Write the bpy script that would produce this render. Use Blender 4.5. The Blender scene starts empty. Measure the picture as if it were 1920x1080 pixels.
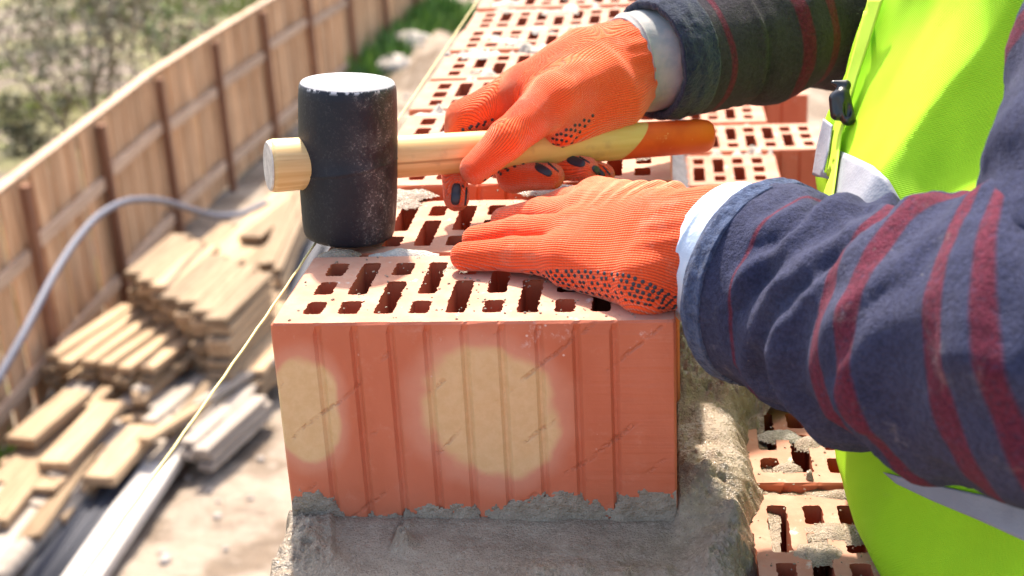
DEBUG = False
import bpy, bmesh, math, random
import numpy as np
from mathutils import Vector, Matrix
from mathutils.bvhtree import BVHTree

SC = bpy.context.scene
COL = SC.collection
rad = math.radians
random.seed(7)

# ------------------------------------------------------------------ camera
CAM = np.array([.244, -.793, .332]); ROT = (rad(68.75), rad(2.84), rad(5.5)); FPX = 2667.0
cd = bpy.data.cameras.new('camera'); cam = bpy.data.objects.new('camera', cd); COL.objects.link(cam)
cam.location = CAM; cam.rotation_euler = ROT
cd.sensor_width = 36; cd.lens = FPX/1920*36; cd.clip_start = .02; cd.clip_end = 400
cd.dof.use_dof = True; cd.dof.focus_distance = .93; cd.dof.aperture_fstop = 8.5
SC.camera = cam

# ------------------------------------------------------------------ light
SUN_EL, SUN_AZ = 56, -12          # azimuth from +Y towards +X
w = bpy.data.worlds.new('World'); SC.world = w; w.use_nodes = True
nt = w.node_tree; nt.nodes.clear()
sky = nt.nodes.new('ShaderNodeTexSky'); sky.sky_type = 'NISHITA'; sky.sun_disc = False
sky.sun_elevation = rad(SUN_EL); sky.sun_rotation = rad(SUN_AZ); sky.air_density = 1.0; sky.dust_density = 3.0; sky.ozone_density = 1.0
bg = nt.nodes.new('ShaderNodeBackground'); bg.inputs[1].default_value = .15
wo = nt.nodes.new('ShaderNodeOutputWorld')
nt.links.new(sky.outputs[0], bg.inputs[0]); nt.links.new(bg.outputs[0], wo.inputs[0])
sd = bpy.data.lights.new('sun', 'SUN'); sd.energy = 3.8; sd.angle = rad(2.0); sd.color = (1, .94, .86)
sun = bpy.data.objects.new('sun', sd); COL.objects.link(sun)
_s = Vector((math.sin(rad(SUN_AZ))*math.cos(rad(SUN_EL)), math.cos(rad(SUN_AZ))*math.cos(rad(SUN_EL)), math.sin(rad(SUN_EL))))
sun.rotation_euler = _s.to_track_quat('Z', 'Y').to_euler()
SC.view_settings.view_transform = 'Standard'; SC.view_settings.look = 'None'
SC.view_settings.gamma = 1; SC.view_settings.use_curve_mapping = False
SC.view_settings.exposure = 1.58
SC.view_settings.use_white_balance = True; SC.view_settings.white_balance_temperature = 6950
SC.cycles.max_bounces = 6; SC.cycles.diffuse_bounces = 4
SC.cycles.use_denoising = True

# ------------------------------------------------------------------ measuring: photograph pixel -> place in the world
_M = np.array(cam.rotation_euler.to_matrix())
def ray(x, y): return _M @ np.array([(x-960)/FPX, -(y-540)/FPX, -1.0])
def atz(x, y, z=0.0):
    v = ray(x, y); return CAM + v*(z-CAM[2])/v[2]
def atd(x, y, d): return CAM + ray(x, y)*d
def atx(x, y, X):
    v = ray(x, y); return CAM + v*(X-CAM[0])/v[0]
def depth(q): return float(-(_M.T @ (np.array(q)-CAM))[2])
def pix(q):
    v = _M.T @ (np.array(q)-CAM); return 960+FPX*v[0]/-v[2], 540-FPX*v[1]/-v[2]

# ------------------------------------------------------------------ objects
def empty(name, loc=(0, 0, 0)):
    o = bpy.data.objects.new(name, None); COL.objects.link(o); o.location = loc; o.empty_display_size = .1
    return o
def link(name, me, parent=None, loc=None):
    o = bpy.data.objects.new(name, me); COL.objects.link(o)
    if parent is not None: o.parent = parent
    if loc is not None: o.location = loc
    return o
def tag(o, label=None, cat=None, group=None, kind=None):
    if label: o['label'] = label
    if cat: o['category'] = cat
    if group: o['group'] = group
    if kind: o['kind'] = kind
    return o
def mesh(name, V, F, mats, smooth=False, midx=None):
    me = bpy.data.meshes.new(name)
    V = np.asarray(V, dtype=np.float32)
    if isinstance(F, np.ndarray):
        n, k = F.shape
        me.vertices.add(len(V)); me.vertices.foreach_set('co', V.ravel())
        me.loops.add(n*k); me.loops.foreach_set('vertex_index', F.astype(np.int32).ravel())
        me.polygons.add(n); me.polygons.foreach_set('loop_start', np.arange(0, n*k, k, dtype=np.int32))
        me.update(calc_edges=True); me.validate()
    else:
        me.from_pydata([tuple(map(float, v)) for v in V], [], F); me.update()
    if not isinstance(mats, (list, tuple)): mats = [mats]
    for m in mats: me.materials.append(m)
    if smooth: me.polygons.foreach_set('use_smooth', [True]*len(me.polygons))
    if midx is not None: me.polygons.foreach_set('material_index', midx)
    return me
def vattr(me, name, vals):
    a = me.attributes.new(name, 'FLOAT', 'POINT'); a.data.foreach_set('value', np.asarray(vals, dtype=np.float32))
def from_bm(name, bm, mats, smooth=False):
    me = bpy.data.meshes.new(name); bm.to_mesh(me); bm.free()
    if not isinstance(mats, (list, tuple)): mats = [mats]
    for m in mats: me.materials.append(m)
    if smooth: me.polygons.foreach_set('use_smooth', [True]*len(me.polygons))
    return me

# ------------------------------------------------------------------ numpy noise
_rs = np.random.RandomState(5); _TAB = _rs.rand(64, 64, 64).astype(np.float32)
def vnoise(P):
    P = np.asarray(P, dtype=np.float64); i = np.floor(P).astype(int); f = P-i; f = f*f*(3-2*f); i &= 63; j = (i+1) & 63
    x0, y0, z0 = i[..., 0], i[..., 1], i[..., 2]; x1, y1, z1 = j[..., 0], j[..., 1], j[..., 2]
    fx, fy, fz = f[..., 0], f[..., 1], f[..., 2]; T = _TAB
    a = T[x0, y0, z0]*(1-fx)+T[x1, y0, z0]*fx; b = T[x0, y1, z0]*(1-fx)+T[x1, y1, z0]*fx
    c = T[x0, y0, z1]*(1-fx)+T[x1, y0, z1]*fx; d = T[x0, y1, z1]*(1-fx)+T[x1, y1, z1]*fx
    return ((a*(1-fy)+b*fy)*(1-fz)+(c*(1-fy)+d*fy)*fz)*2-1
def fbm(P, scale, octv=4, gain=.5, off=0.0):
    P = np.asarray(P, dtype=np.float64)*scale+off+31.7; s = 0; a = 1; t = 0
    for o in range(octv):
        s = s+a*vnoise(P*2**o+o*7.3); t += a; a *= gain
    return s/t
def xyz(x, y, z=0.0): return np.stack(np.broadcast_arrays(x, y, np.asarray(z, dtype=float)), -1)
def sstep(a, b, x):
    t = np.clip((x-a)/(b-a), 0, 1); return t*t*(3-2*t)

# ------------------------------------------------------------------ materials
class NT:
    def __init__(s, name):
        s.m = bpy.data.materials.new(name); s.m.use_nodes = True; s.t = s.m.node_tree; s.t.nodes.clear()
        s.out = s.t.nodes.new('ShaderNodeOutputMaterial'); s.b = s.t.nodes.new('ShaderNodeBsdfPrincipled')
        s.t.links.new(s.b.outputs[0], s.out.inputs[0])
    def put(s, sock, v):
        if isinstance(v, bpy.types.NodeSocket): s.t.links.new(v, sock)
        elif v is not None:
            if isinstance(v, (tuple, list)) and len(v) == 3 and sock.type == 'RGBA': v = (*v, 1)
            sock.default_value = v
    def set(s, **k):
        names = dict(color='Base Color', rough='Roughness', spec='Specular IOR Level', normal='Normal', sheen='Sheen Weight', sheen_rough='Sheen Roughness',
                     coat='Coat Weight', coat_rough='Coat Roughness', metal='Metallic', sss='Subsurface Weight')
        for a, v in k.items(): s.put(s.b.inputs[names[a]], v)
        return s
    def coord(s, kind='Object', scale=None, rot=None, loc=None):
        o = s.t.nodes.new('ShaderNodeTexCoord').outputs[kind]
        if scale or rot or loc:
            mp = s.t.nodes.new('ShaderNodeMapping'); s.t.links.new(o, mp.inputs[0])
            if scale: mp.inputs['Scale'].default_value = scale
            if rot: mp.inputs['Rotation'].default_value = rot
            if loc: mp.inputs['Location'].default_value = loc
            o = mp.outputs[0]
        return o
    def noise(s, scale, detail=4, rough=.55, vec=None, dist=0.0, out='Fac'):
        n = s.t.nodes.new('ShaderNodeTexNoise'); n.inputs['Scale'].default_value = scale; n.inputs['Detail'].default_value = detail
        n.inputs['Roughness'].default_value = rough; n.inputs['Distortion'].default_value = dist
        s.put(n.inputs['Vector'], vec if vec is not None else s.coord()); return n.outputs[out]
    def voro(s, scale, vec=None, feat='F1', out='Distance'):
        n = s.t.nodes.new('ShaderNodeTexVoronoi'); n.feature = feat; n.inputs['Scale'].default_value = scale
        s.put(n.inputs['Vector'], vec if vec is not None else s.coord()); return n.outputs[out]
    def math(s, op, a, b=None, c=None, clamp=False):
        n = s.t.nodes.new('ShaderNodeMath'); n.operation = op; n.use_clamp = clamp
        s.put(n.inputs[0], a); s.put(n.inputs[1], b)
        if c is not None: s.put(n.inputs[2], c)
        return n.outputs[0]
    def rng(s, v, a, b, c=0.0, d=1.0, smooth=True):
        n = s.t.nodes.new('ShaderNodeMapRange'); n.clamp = True
        if smooth: n.interpolation_type = 'SMOOTHSTEP'
        s.put(n.inputs[0], v)
        for i, x in enumerate((a, b, c, d)): n.inputs[i+1].default_value = x
        return n.outputs[0]
    def mix(s, f, a, b, mode='MIX'):
        n = s.t.nodes.new('ShaderNodeMix'); n.data_type = 'RGBA'; n.blend_type = mode
        s.put(n.inputs[0], f); s.put(n.inputs[6], a); s.put(n.inputs[7], b); return n.outputs[2]
    def attr(s, name, out='Fac'):
        n = s.t.nodes.new('ShaderNodeAttribute'); n.attribute_name = name; return n.outputs[out]
    def sep(s, v):
        n = s.t.nodes.new('ShaderNodeSeparateXYZ'); s.put(n.inputs[0], v); return n.outputs
    def comb(s, x, y, z):
        n = s.t.nodes.new('ShaderNodeCombineXYZ')
        for i, v in enumerate((x, y, z)): s.put(n.inputs[i], v)
        return n.outputs[0]
    def bump(s, h, strength=.5, dist=.001, normal=None):
        n = s.t.nodes.new('ShaderNodeBump'); n.inputs['Strength'].default_value = strength; n.inputs['Distance'].default_value = dist
        s.put(n.inputs['Height'], h)
        if normal is not None: s.put(n.inputs['Normal'], normal)
        return n.outputs[0]
    def rand(s):
        return s.t.nodes.new('ShaderNodeObjectInfo').outputs['Random']

def plain(name, c1, c2=None, rough=.8, spec=.3, scale=20, bump=(60, .4, .002), sheen=0, jitter=0, thr=(.35, .65)):
    n = NT(name); col = c1
    if c2 is not None: col = n.mix(n.rng(n.noise(scale, 5), *thr), c1, c2)
    if jitter:
        r = n.rng(n.rand(), 0, 1, 1-jitter, 1+jitter*.6, smooth=False); col = n.mix(1.0, col, n.comb(r, r, r), 'MULTIPLY')
    n.set(color=col, rough=rough, spec=spec, sheen=sheen)
    if bump: n.set(normal=n.bump(n.noise(bump[0], 5, .6), bump[1], bump[2]))
    return n.m

# bricks: fired clay, paler on the dusty cut bed faces
def m_brick_bed():
    n = NT('brick_bed_face'); c = n.coord(); r = n.rand()
    base = n.mix(n.rng(n.noise(38, 5), .35, .7), (.43, .20, .132), (.49, .27, .19))
    base = n.mix(n.rng(n.noise(150, 3), .60, .72), base, (.50, .22, .14))
    base = n.mix(n.rng(n.noise(45, 6, .7), .60, .70), base, (.52, .48, .43))
    dots = n.rng(n.voro(210), .12, .05); base = n.mix(n.math('MULTIPLY', dots, n.rng(n.noise(20), .5, .62)), base, (.22, .19, .16))
    k = n.rng(r, 0, 1, .9, 1.07, smooth=False); base = n.mix(1.0, base, n.comb(k, k, k), 'MULTIPLY')
    n.set(color=base, rough=.85, spec=.25, normal=n.bump(n.noise(130, 6, .65), .35, .0012))
    return n.m
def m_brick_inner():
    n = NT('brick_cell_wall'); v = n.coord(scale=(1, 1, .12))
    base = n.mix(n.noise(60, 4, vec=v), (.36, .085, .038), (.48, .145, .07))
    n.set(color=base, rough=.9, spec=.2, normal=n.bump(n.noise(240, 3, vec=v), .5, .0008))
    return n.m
def m_brick_side():
    n = NT('brick_side_face'); c = n.coord(); v = n.coord(scale=(1, 1, .25))
    base = n.mix(n.rng(n.noise(14, 5, vec=v), .3, .7), (.50, .125, .055), (.60, .19, .095))
    base = n.mix(n.rng(n.noise(70, 5, vec=c), .60, .75), base, (.62, .30, .2))
    n.set(color=base, rough=.72, spec=.35, normal=n.bump(n.noise(160, 5), .3, .001))
    return n.m
def m_hero_side():
    n = NT('laid_brick_side_face'); c = n.coord(); x, y, z = n.sep(c)
    wob = n.noise(30, 4); wob2 = n.noise(9, 3)
    base = n.mix(n.rng(n.noise(12, 5, vec=n.coord(scale=(1, 1, .35))), .3, .7), (.50, .118, .052), (.585, .165, .085))
    base = n.mix(n.rng(n.noise(60, 6, .7), .55, .8, 0, .55), base, (.62, .27, .18))
    def blob(cx, cz, rx, rz, p=2.3):
        dx = n.math('POWER', n.math('ABSOLUTE', n.math('DIVIDE', n.math('SUBTRACT', x, cx), rx)), p)
        dz = n.math('POWER', n.math('ABSOLUTE', n.math('DIVIDE', n.math('SUBTRACT', z, cz), rz)), p)
        d = n.math('ADD', dx, dz); d = n.math('ADD', d, n.math('MULTIPLY', n.math('SUBTRACT', wob2, .5), 2.0))
        return n.math('ADD', d, n.math('MULTIPLY', n.math('SUBTRACT', wob, .5), 1.1))
    d1 = blob(.1345, -.0605, .045, .044); d2 = blob(.017, -.058, .0225, .037)
    d = n.math('MINIMUM', d1, d2)
    base = n.mix(n.rng(d, 2.1, .9, 0, .5), base, (.68, .34, .225))
    cream = n.mix(n.rng(n.noise(120, 6, .75), .35, .65), (.65, .425, .195), (.71, .485, .245))
    base = n.mix(n.rng(d, 1.15, .75, 0, .88), base, cream)
    # scuffs along old diagonal scoring
    u = n.math('ADD', n.math('MULTIPLY', x, -.66), n.math('MULTIPLY', z, .75))
    ln = n.math('ABSOLUTE', n.math('SUBTRACT', n.math('FRACT', n.math('MULTIPLY', n.math('ADD', u, n.math('MULTIPLY', wob2, .028)), 30)), .5))
    msk = n.math('MULTIPLY', n.rng(ln, .06, .015), n.rng(n.noise(26, 4, vec=n.coord(loc=(3, 1, 2))), .48, .60))
    msk = n.math('MULTIPLY', msk, n.rng(n.noise(260, 2), .38, .55))
    base = n.mix(n.math('MULTIPLY', msk, .38), base, (.30, .085, .045))
    # smears of white dust near the top
    dust = n.math('MULTIPLY', n.rng(n.noise(45, 6, .75, vec=n.coord(scale=(1, 1, .8), loc=(1, 0, 0))), .60, .75), n.rng(z, -.05, -.004))
    base = n.mix(n.math('MULTIPLY', dust, .8), base, (.72, .55, .48))
    pit = n.rng(n.voro(95), .10, .03); pit = n.math('MULTIPLY', pit, n.rng(n.noise(33), .55, .62))
    base = n.mix(pit, base, (.75, .5, .42))
    h = n.math('ADD', n.noise(90, 6, .6), n.math('MULTIPLY', msk, -1.2))
    h = n.math('ADD', h, n.math('MULTIPLY', n.noise(50, 4, vec=n.coord(scale=(.12, 1, 4))), n.rng(x, .17, .215, 0, 1.4)))
    n.set(color=base, rough=n.rng(n.noise(40), .3, .7, .42, .62), spec=.45, normal=n.bump(h, .5, .0011))
    return n.m
def m_mortar(name='wet_mortar', wet=True):
    n = NT(name)
    base = n.mix(n.rng(n.noise(60, 6, .7), .3, .7), (.245, .185, .13) if wet else (.42, .385, .33), (.365, .29, .21) if wet else (.60, .56, .49))
    base = n.mix(n.rng(n.noise(300, 4, .8), .56, .66, 0, .55), base, (.13, .095, .065) if wet else (.35, .32, .28))
    base = n.mix(n.rng(n.voro(330), .18, .05), base, (.12, .10, .08) if wet else (.3, .27, .23))
    gr = n.math('SUBTRACT', 1, n.voro(700))
    h = n.math('ADD', n.math('MULTIPLY', n.noise(620, 4, .75), 1.0), n.math('MULTIPLY', gr, .55))
    base = n.mix(n.rng(n.noise(480, 2), .58, .68, 0, .5), base, (.40, .34, .26) if wet else (.7, .66, .6))
    if wet: r = n.rng(n.noise(26, 4), .38, .62, .12, .38)
    else: r = .9
    n.set(color=base, rough=r, spec=.55 if wet else .2, normal=n.bump(h, .85, .0018))
    return n.m
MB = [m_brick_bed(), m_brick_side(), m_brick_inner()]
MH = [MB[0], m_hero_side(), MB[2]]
M_MORT = m_mortar(); M_MORTD = m_mortar('dried_mortar', False)

def m_knit():
    n = NT('orange_knit'); u = n.attr('ku'); v = n.attr('kv')
    uu = n.math('ADD', u, n.math('MULTIPLY', n.math('SUBTRACT', n.noise(60, 3), .5), .0012))
    s = n.math('ABSOLUTE', n.math('SINE', n.math('MULTIPLY', uu, math.pi/.00165)))
    st = n.math('ABSOLUTE', n.math('SINE', n.math('ADD', n.math('MULTIPLY', v, math.pi/.0021), n.math('MULTIPLY', s, .9))))
    h = n.math('ADD', s, n.math('MULTIPLY', st, .35))
    grime = n.rng(n.noise(45, 6, .7), .52, .75)
    base = n.mix(n.noise(25, 3), (.88, .080, .019), (.92, .118, .030))
    base = n.mix(n.rng(s, .45, .05, 0, .75), base, (.48, .022, .006))
    lint_and_highlight = n.rng(n.noise(900, 2), .62, .72); base = n.mix(n.math('MULTIPLY', lint_and_highlight, .35), base, (.95, .45, .25))
    base = n.mix(n.math('MULTIPLY', n.attr('lint_and_highlight'), n.rng(n.noise(300, 3), .3, .6, .35, .75)), base, (.92, .42, .24))  # attribute carries fold-ridge highlights of the left glove, painted into the colour
    base = n.mix(n.math('MULTIPLY', grime, .30), base, (.62, .36, .24))
    n.set(color=base, rough=.85, spec=.2, sheen=.55, sheen_rough=.35, normal=n.bump(h, .8, .0011))
    n.put(n.b.inputs['Sheen Tint'], (1.0, .78, .58))
    return n.m
M_KNIT = m_knit()
M_DOT = plain('black_rubber_dots', (.02, .02, .028), rough=.45, spec=.5, bump=None)

def wood(name, c1, c2, axis='x', rough=.75, jit=.18, sc=1.0):
    n = NT(name); s = dict(x=(.06, 1, 1), y=(1, .06, 1), z=(1, 1, .06))[axis]
    r = n.rand(); off = n.comb(n.math('MULTIPLY', r, 37.0), n.math('MULTIPLY', r, 11.0), 0.0)
    va = n.t.nodes.new('ShaderNodeVectorMath'); va.operation = 'ADD'; n.put(va.inputs[0], n.coord(scale=s)); n.put(va.inputs[1], off); v = va.outputs[0]
    g = n.noise(55*sc, 5, .6, vec=v, dist=.6); base = n.mix(n.rng(g, .32, .68), c1, c2)
    base = n.mix(n.rng(n.noise(160*sc, 3, vec=v), .56, .70, 0, .5), base, tuple(.5*a for a in c1))
    if jit:
        k = n.rng(n.rand(), 0, 1, 1-jit, 1+jit*.6, smooth=False); base = n.mix(1.0, base, n.comb(k, k, k), 'MULTIPLY')
    n.set(color=base, rough=rough, spec=.3, normal=n.bump(g, .35, .002))
    return n.m
M_HANDLE = wood('handle_wood', (.60, .33, .11), (.74, .47, .19), 'x', .38, 0, 3)
M_BOARD = wood('raw_board', (.27, .175, .10), (.44, .31, .19), 'x', .8, .42)
M_BOARDG = wood('grey_board', (.27, .22, .18), (.42, .36, .30), 'x', .85, .2)
M_FENCE = wood('fence_board', (.40, .215, .105), (.64, .40, .235), 'z', .8, .22, .7)
M_POST = wood('fence_post_wood', (.17, .075, .045), (.30, .15, .085), 'z', .85, .1)
M_RAIL = wood('fence_rail_wood', (.36, .235, .16), (.52, .37, .26), 'x', .8, .1)
# ------------------------------------------------------------------ hollow bricks
BL, BD, BH = .25, .12, .138
Y3 = [(.0150, .0360), (.0480, .0710), (.0820, .1060)]
def hole_rects():
    R = []
    for k in range(10):
        cx = .0228+.02272*k; a, b = cx-.0064, cx+.0064
        if k in (0, 9): R += [(a, b, *Y3[i]) for i in range(3)]
        elif k in (1, 3, 5, 7): R += [(a, b, *Y3[0]), (a, b, Y3[1][0], Y3[2][1])]
        else: R += [(a, b, Y3[0][0], Y3[1][1]), (a, b, *Y3[2])]
    return R
def rrect(x0, x1, y0, y1, r, n, ragged, rs):
    """closed outline with rounded corners and n points per long side"""
    P = []
    def arc(cx, cy, a0):
        for i in range(3): a = a0+i*math.pi/4; P.append([cx+r*math.cos(a), cy+r*math.sin(a)])
    def side(p, q, m):
        for i in range(1, m+1): t = i/(m+1); P.append([p[0]+(q[0]-p[0])*t, p[1]+(q[1]-p[1])*t])
    ny = max(0, round(n*(y1-y0)/.058)); nx = n//4
    arc(x1-r, y0+r, -math.pi/2); side((x1, y0+r), (x1, y1-r), ny)
    arc(x1-r, y1-r, 0); side((x1-r, y1), (x0+r, y1), nx)
    arc(x0+r, y1-r, math.pi/2); side((x0, y1-r), (x0, y0+r), ny)
    arc(x0+r, y0+r, math.pi); side((x0+r, y0), (x1-r, y0), nx)
    P = np.array(P); Q = P.copy()
    if ragged: P += rs.normal(0, ragged, P.shape)*np.array([1, .6])
    return P, Q
def brick_mesh(name, mats, n=8, ragged=.0003, groove=True, seed=1, L=BL, D=BD, H=BH, rects=None):
    rs = np.random.RandomState(seed); bm = bmesh.new()
    rects = rects or hole_rects()
    gx = [.0292+.0229*k for k in range(9)] if groove else []
    gx = [g for g in gx if g < L-.01]
    def outline(depthf, inset):
        P = []
        def edge(y, xs, sgn):
            for g in xs:
                if seed == 1 and abs(g-.1437) < .002: pass
                P.extend([[g-.0026*sgn, y], [g-.0007*sgn, y+depthf*sgn2(y)], [g+.0009*sgn, y+depthf*.9*sgn2(y)], [g+.0034*sgn, y]])
        def sgn2(y): return 1 if y < D/2 else -1
        i = inset
        P.append([i, i+.0015]); P.append([i+.0015, i]); edge(i, gx, 1)
        P.append([L-i-.0015, i]); P.append([L-i, i+.0015])
        for t in (.25, .5, .75): P.append([L-i, D*t])
        P.append([L-i, D-i-.0015]); P.append([L-i-.0015, D-i]); edge(D-i, gx[::-1], -1)
        P.append([i+.0015, D-i]); P.append([i, D-i-.0015])
        for t in (.75, .5, .25): P.append([i, D*t])
        return np.array(P)
    loops = []
    o_top = outline(0, .0012); o_top += rs.normal(0, ragged*.8, o_top.shape)
    spec = [(o_top, 0), (outline(0, .0002), -.0016), (outline(.0021, 0), -.007), (outline(.0024, 0), -H*.5), (outline(.0021, 0), -H+.001), (outline(.001, .0012), -H)]
    prev = None; edges = []; sides = []; 
    for P, z in spec:
        vs = [bm.verts.new((p[0], p[1], z)) for p in P]
        if prev is None:
            edges += [bm.edges.new((vs[i], vs[(i+1) % len(vs)])) for i in range(len(vs))]
        else:
            for i in range(len(vs)):
                j = (i+1) % len(vs); f = bm.faces.new((prev[j], prev[i], vs[i], vs[j])); f.material_index = 1
        prev = vs
    f = bm.faces.new(prev[::-1]); f.material_index = 1
    bottom = f
    for (x0, x1, y0, y1) in rects:
        if x1 > L-.005: continue
        jj = rs.normal(0, .0003, 4)
        P, Q = rrect(x0+jj[0], x1+jj[1], y0+jj[2], y1+jj[3], .0024, n, ragged, rs)
        vs = [bm.verts.new((p[0], p[1], 0)) for p in P]
        edges += [bm.edges.new((vs[i], vs[(i+1) % len(vs)])) for i in range(len(vs))]
        c = Q.mean(0); pr = vs
        for (s, z) in ((1.02, -.0016), (1.0, -.012), (1.0, -H+.002)):
            q = [bm.verts.new((c[0]+(p[0]-c[0])*s, c[1]+(p[1]-c[1])*s, z)) for p in Q]
            for i in range(len(q)):
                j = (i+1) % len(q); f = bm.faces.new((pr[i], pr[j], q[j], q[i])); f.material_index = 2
            pr = q
    before = set(bm.faces)
    bmesh.ops.triangle_fill(bm, edges=edges, use_beauty=True, use_dissolve=False, normal=(0, 0, 1))
    for f in bm.faces:
        if f not in before:
            f.material_index = 0
            if f.normal.z < 0: f.normal_flip()
    return from_bm(name, bm, mats)

B_HI = brick_mesh('laid_brick', MH, 26, .00042, True, 1)
B_MID = [brick_mesh('brick_near', MB, 16, .00038, True, s) for s in (2, 3)]
B_LOW = [brick_mesh('brick', MB, 4, .0003, True, s) for s in (4, 5, 6)]
_hr = [(.012, .0245, .015+.0227*2*i, .036+.0227*2*i) for i in range(5)]
B_HEAD = brick_mesh('header_brick', MB, 4, .0003, True, 9, L=.12, D=.25,
                    rects=[(cx-.0064, cx+.0064, y, y+(.05 if (i+j) % 2 else .021)) for i, cx in enumerate((.0228, .0455, .0682, .0909)) for j, y in enumerate((.015, .078, .15, .205 if i % 2 == 0 else .18)) if y+(.05 if (i+j) % 2 else .021) < .245])

hero = link('clay_block', B_HI)
tag(hero, 'orange hollow block with cream blotches on its ribbed front, being laid in wet mortar', 'brick')

wall = empty('brick_wall', (0, 0, -3))
tag(wall, 'unfinished hollow brick wall under the gloved hands, its top course running away into the blur', 'wall')
def wbrick(me, x, y, z, rz=0, tilt=0):
    o = link('brick', me, wall, (x, y, z+3)); o.rotation_euler = (tilt, 0, rz); return o
RP = .133
row_z = [0, -.003, .004, -.001, .001, 0, .002, -.001, .001, 0, 0, 0, 0, 0, 0, 0]
_r = random.Random(3)
for k in range(1, 16):
    y = RP*k+(.003 if k == 1 else 0)+(.008 if k == 2 else 0)
    me = B_MID[k % 2] if k < 4 else B_LOW[k % 3]
    wbrick(me, _r.uniform(-.001, .002)+(.004 if k == 1 else 0), y, row_z[k]-.001, rad(_r.uniform(-.5, .5)))
# lower course: toothed edge on the right
RL = .1355; YL = .059
for k in range(-3, 15):
    y = YL+RL*(k-1)+.0075
    x1 = .383 if k < 6 else (.442 if k % 2 else .377)
    if k == 6: x1 = .375
    me = B_MID[k % 2] if -2 <= k < 4 else B_LOW[k % 3]
    wbrick(me, x1-BL, y, -.148, rad(_r.uniform(-.4, .4)))
    if x1 > .4: wbrick(B_HEAD, x1-BL-.125, y, -.1485) if False else None
for k in range(-2, 8):
    wbrick(B_HEAD, .0005, .26*k+.003, -.1485)
# courses underneath, seen only from beside the wall
bm = bmesh.new()
def bx(bm, x0, x1, y0, y1, z0, z1, mi=0, bevel=0):
    r = bmesh.ops.create_cube(bm, size=1); vs = r['verts']
    for v in vs: v.co = Vector((x0+(v.co.x+.5)*(x1-x0), y0+(v.co.y+.5)*(y1-y0), z0+(v.co.z+.5)*(z1-z0)))
    if bevel: bmesh.ops.bevel(bm, geom=list({e for v in vs for e in v.link_edges}), offset=bevel, segments=1, affect='EDGES')
    return vs
bmm = bmesh.new()
for c in range(1, 19):
    z1 = -.148*(c+1)-.0; z0 = z1-.138
    for i in range(-2, 9):
        y = .26*i+(.13 if c % 2 else 0)
        bx(bm, 0, .12, y, y+.25, z0, z1, bevel=.002); bx(bm, .13, .378, y, y+.12, z0, z1, bevel=.002); bx(bm, .13, .378, y+.13, y+.25, z0, z1, bevel=.002)
me = from_bm('lower_courses', bm, [MB[1]])
o = link('lower_courses', me, wall, (0, 0, 3)); tag(o, kind='stuff')
bx(bmm, .004, .374, -.51, 2.2, -3.0, -.2875)
o = link('mortar_core', from_bm('mortar_core', bmm, [M_MORTD]), wall, (0, 0, 3))

# ------------------------------------------------------------------ mortar
def sheet(name, x0, x1, y0, y1, step, hfun, mat, keep=None, parent=None, vertical=None, loc=None):
    nx = int((x1-x0)/step)+1; ny = int((y1-y0)/step)+1
    X, Y = np.meshgrid(np.linspace(x0, x1, nx), np.linspace(y0, y1, ny)); Z = hfun(X, Y)
    idx = np.arange(nx*ny).reshape(ny, nx)
    F = np.stack([idx[:-1, :-1], idx[:-1, 1:], idx[1:, 1:], idx[1:, :-1]], -1).reshape(-1, 4)
    if keep is not None:
        K = keep(X, Y, Z).ravel(); F = F[K[F].any(1)]
    V = np.stack([X, Y, Z], -1).reshape(-1, 3)
    if vertical: V = vertical(V)
    used = np.unique(F); mp = -np.ones(len(V), int); mp[used] = np.arange(len(used)); V = V[used]; F = mp[F]
    return link(name, mesh(name, V, F, mat, True), parent, loc)

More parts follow.
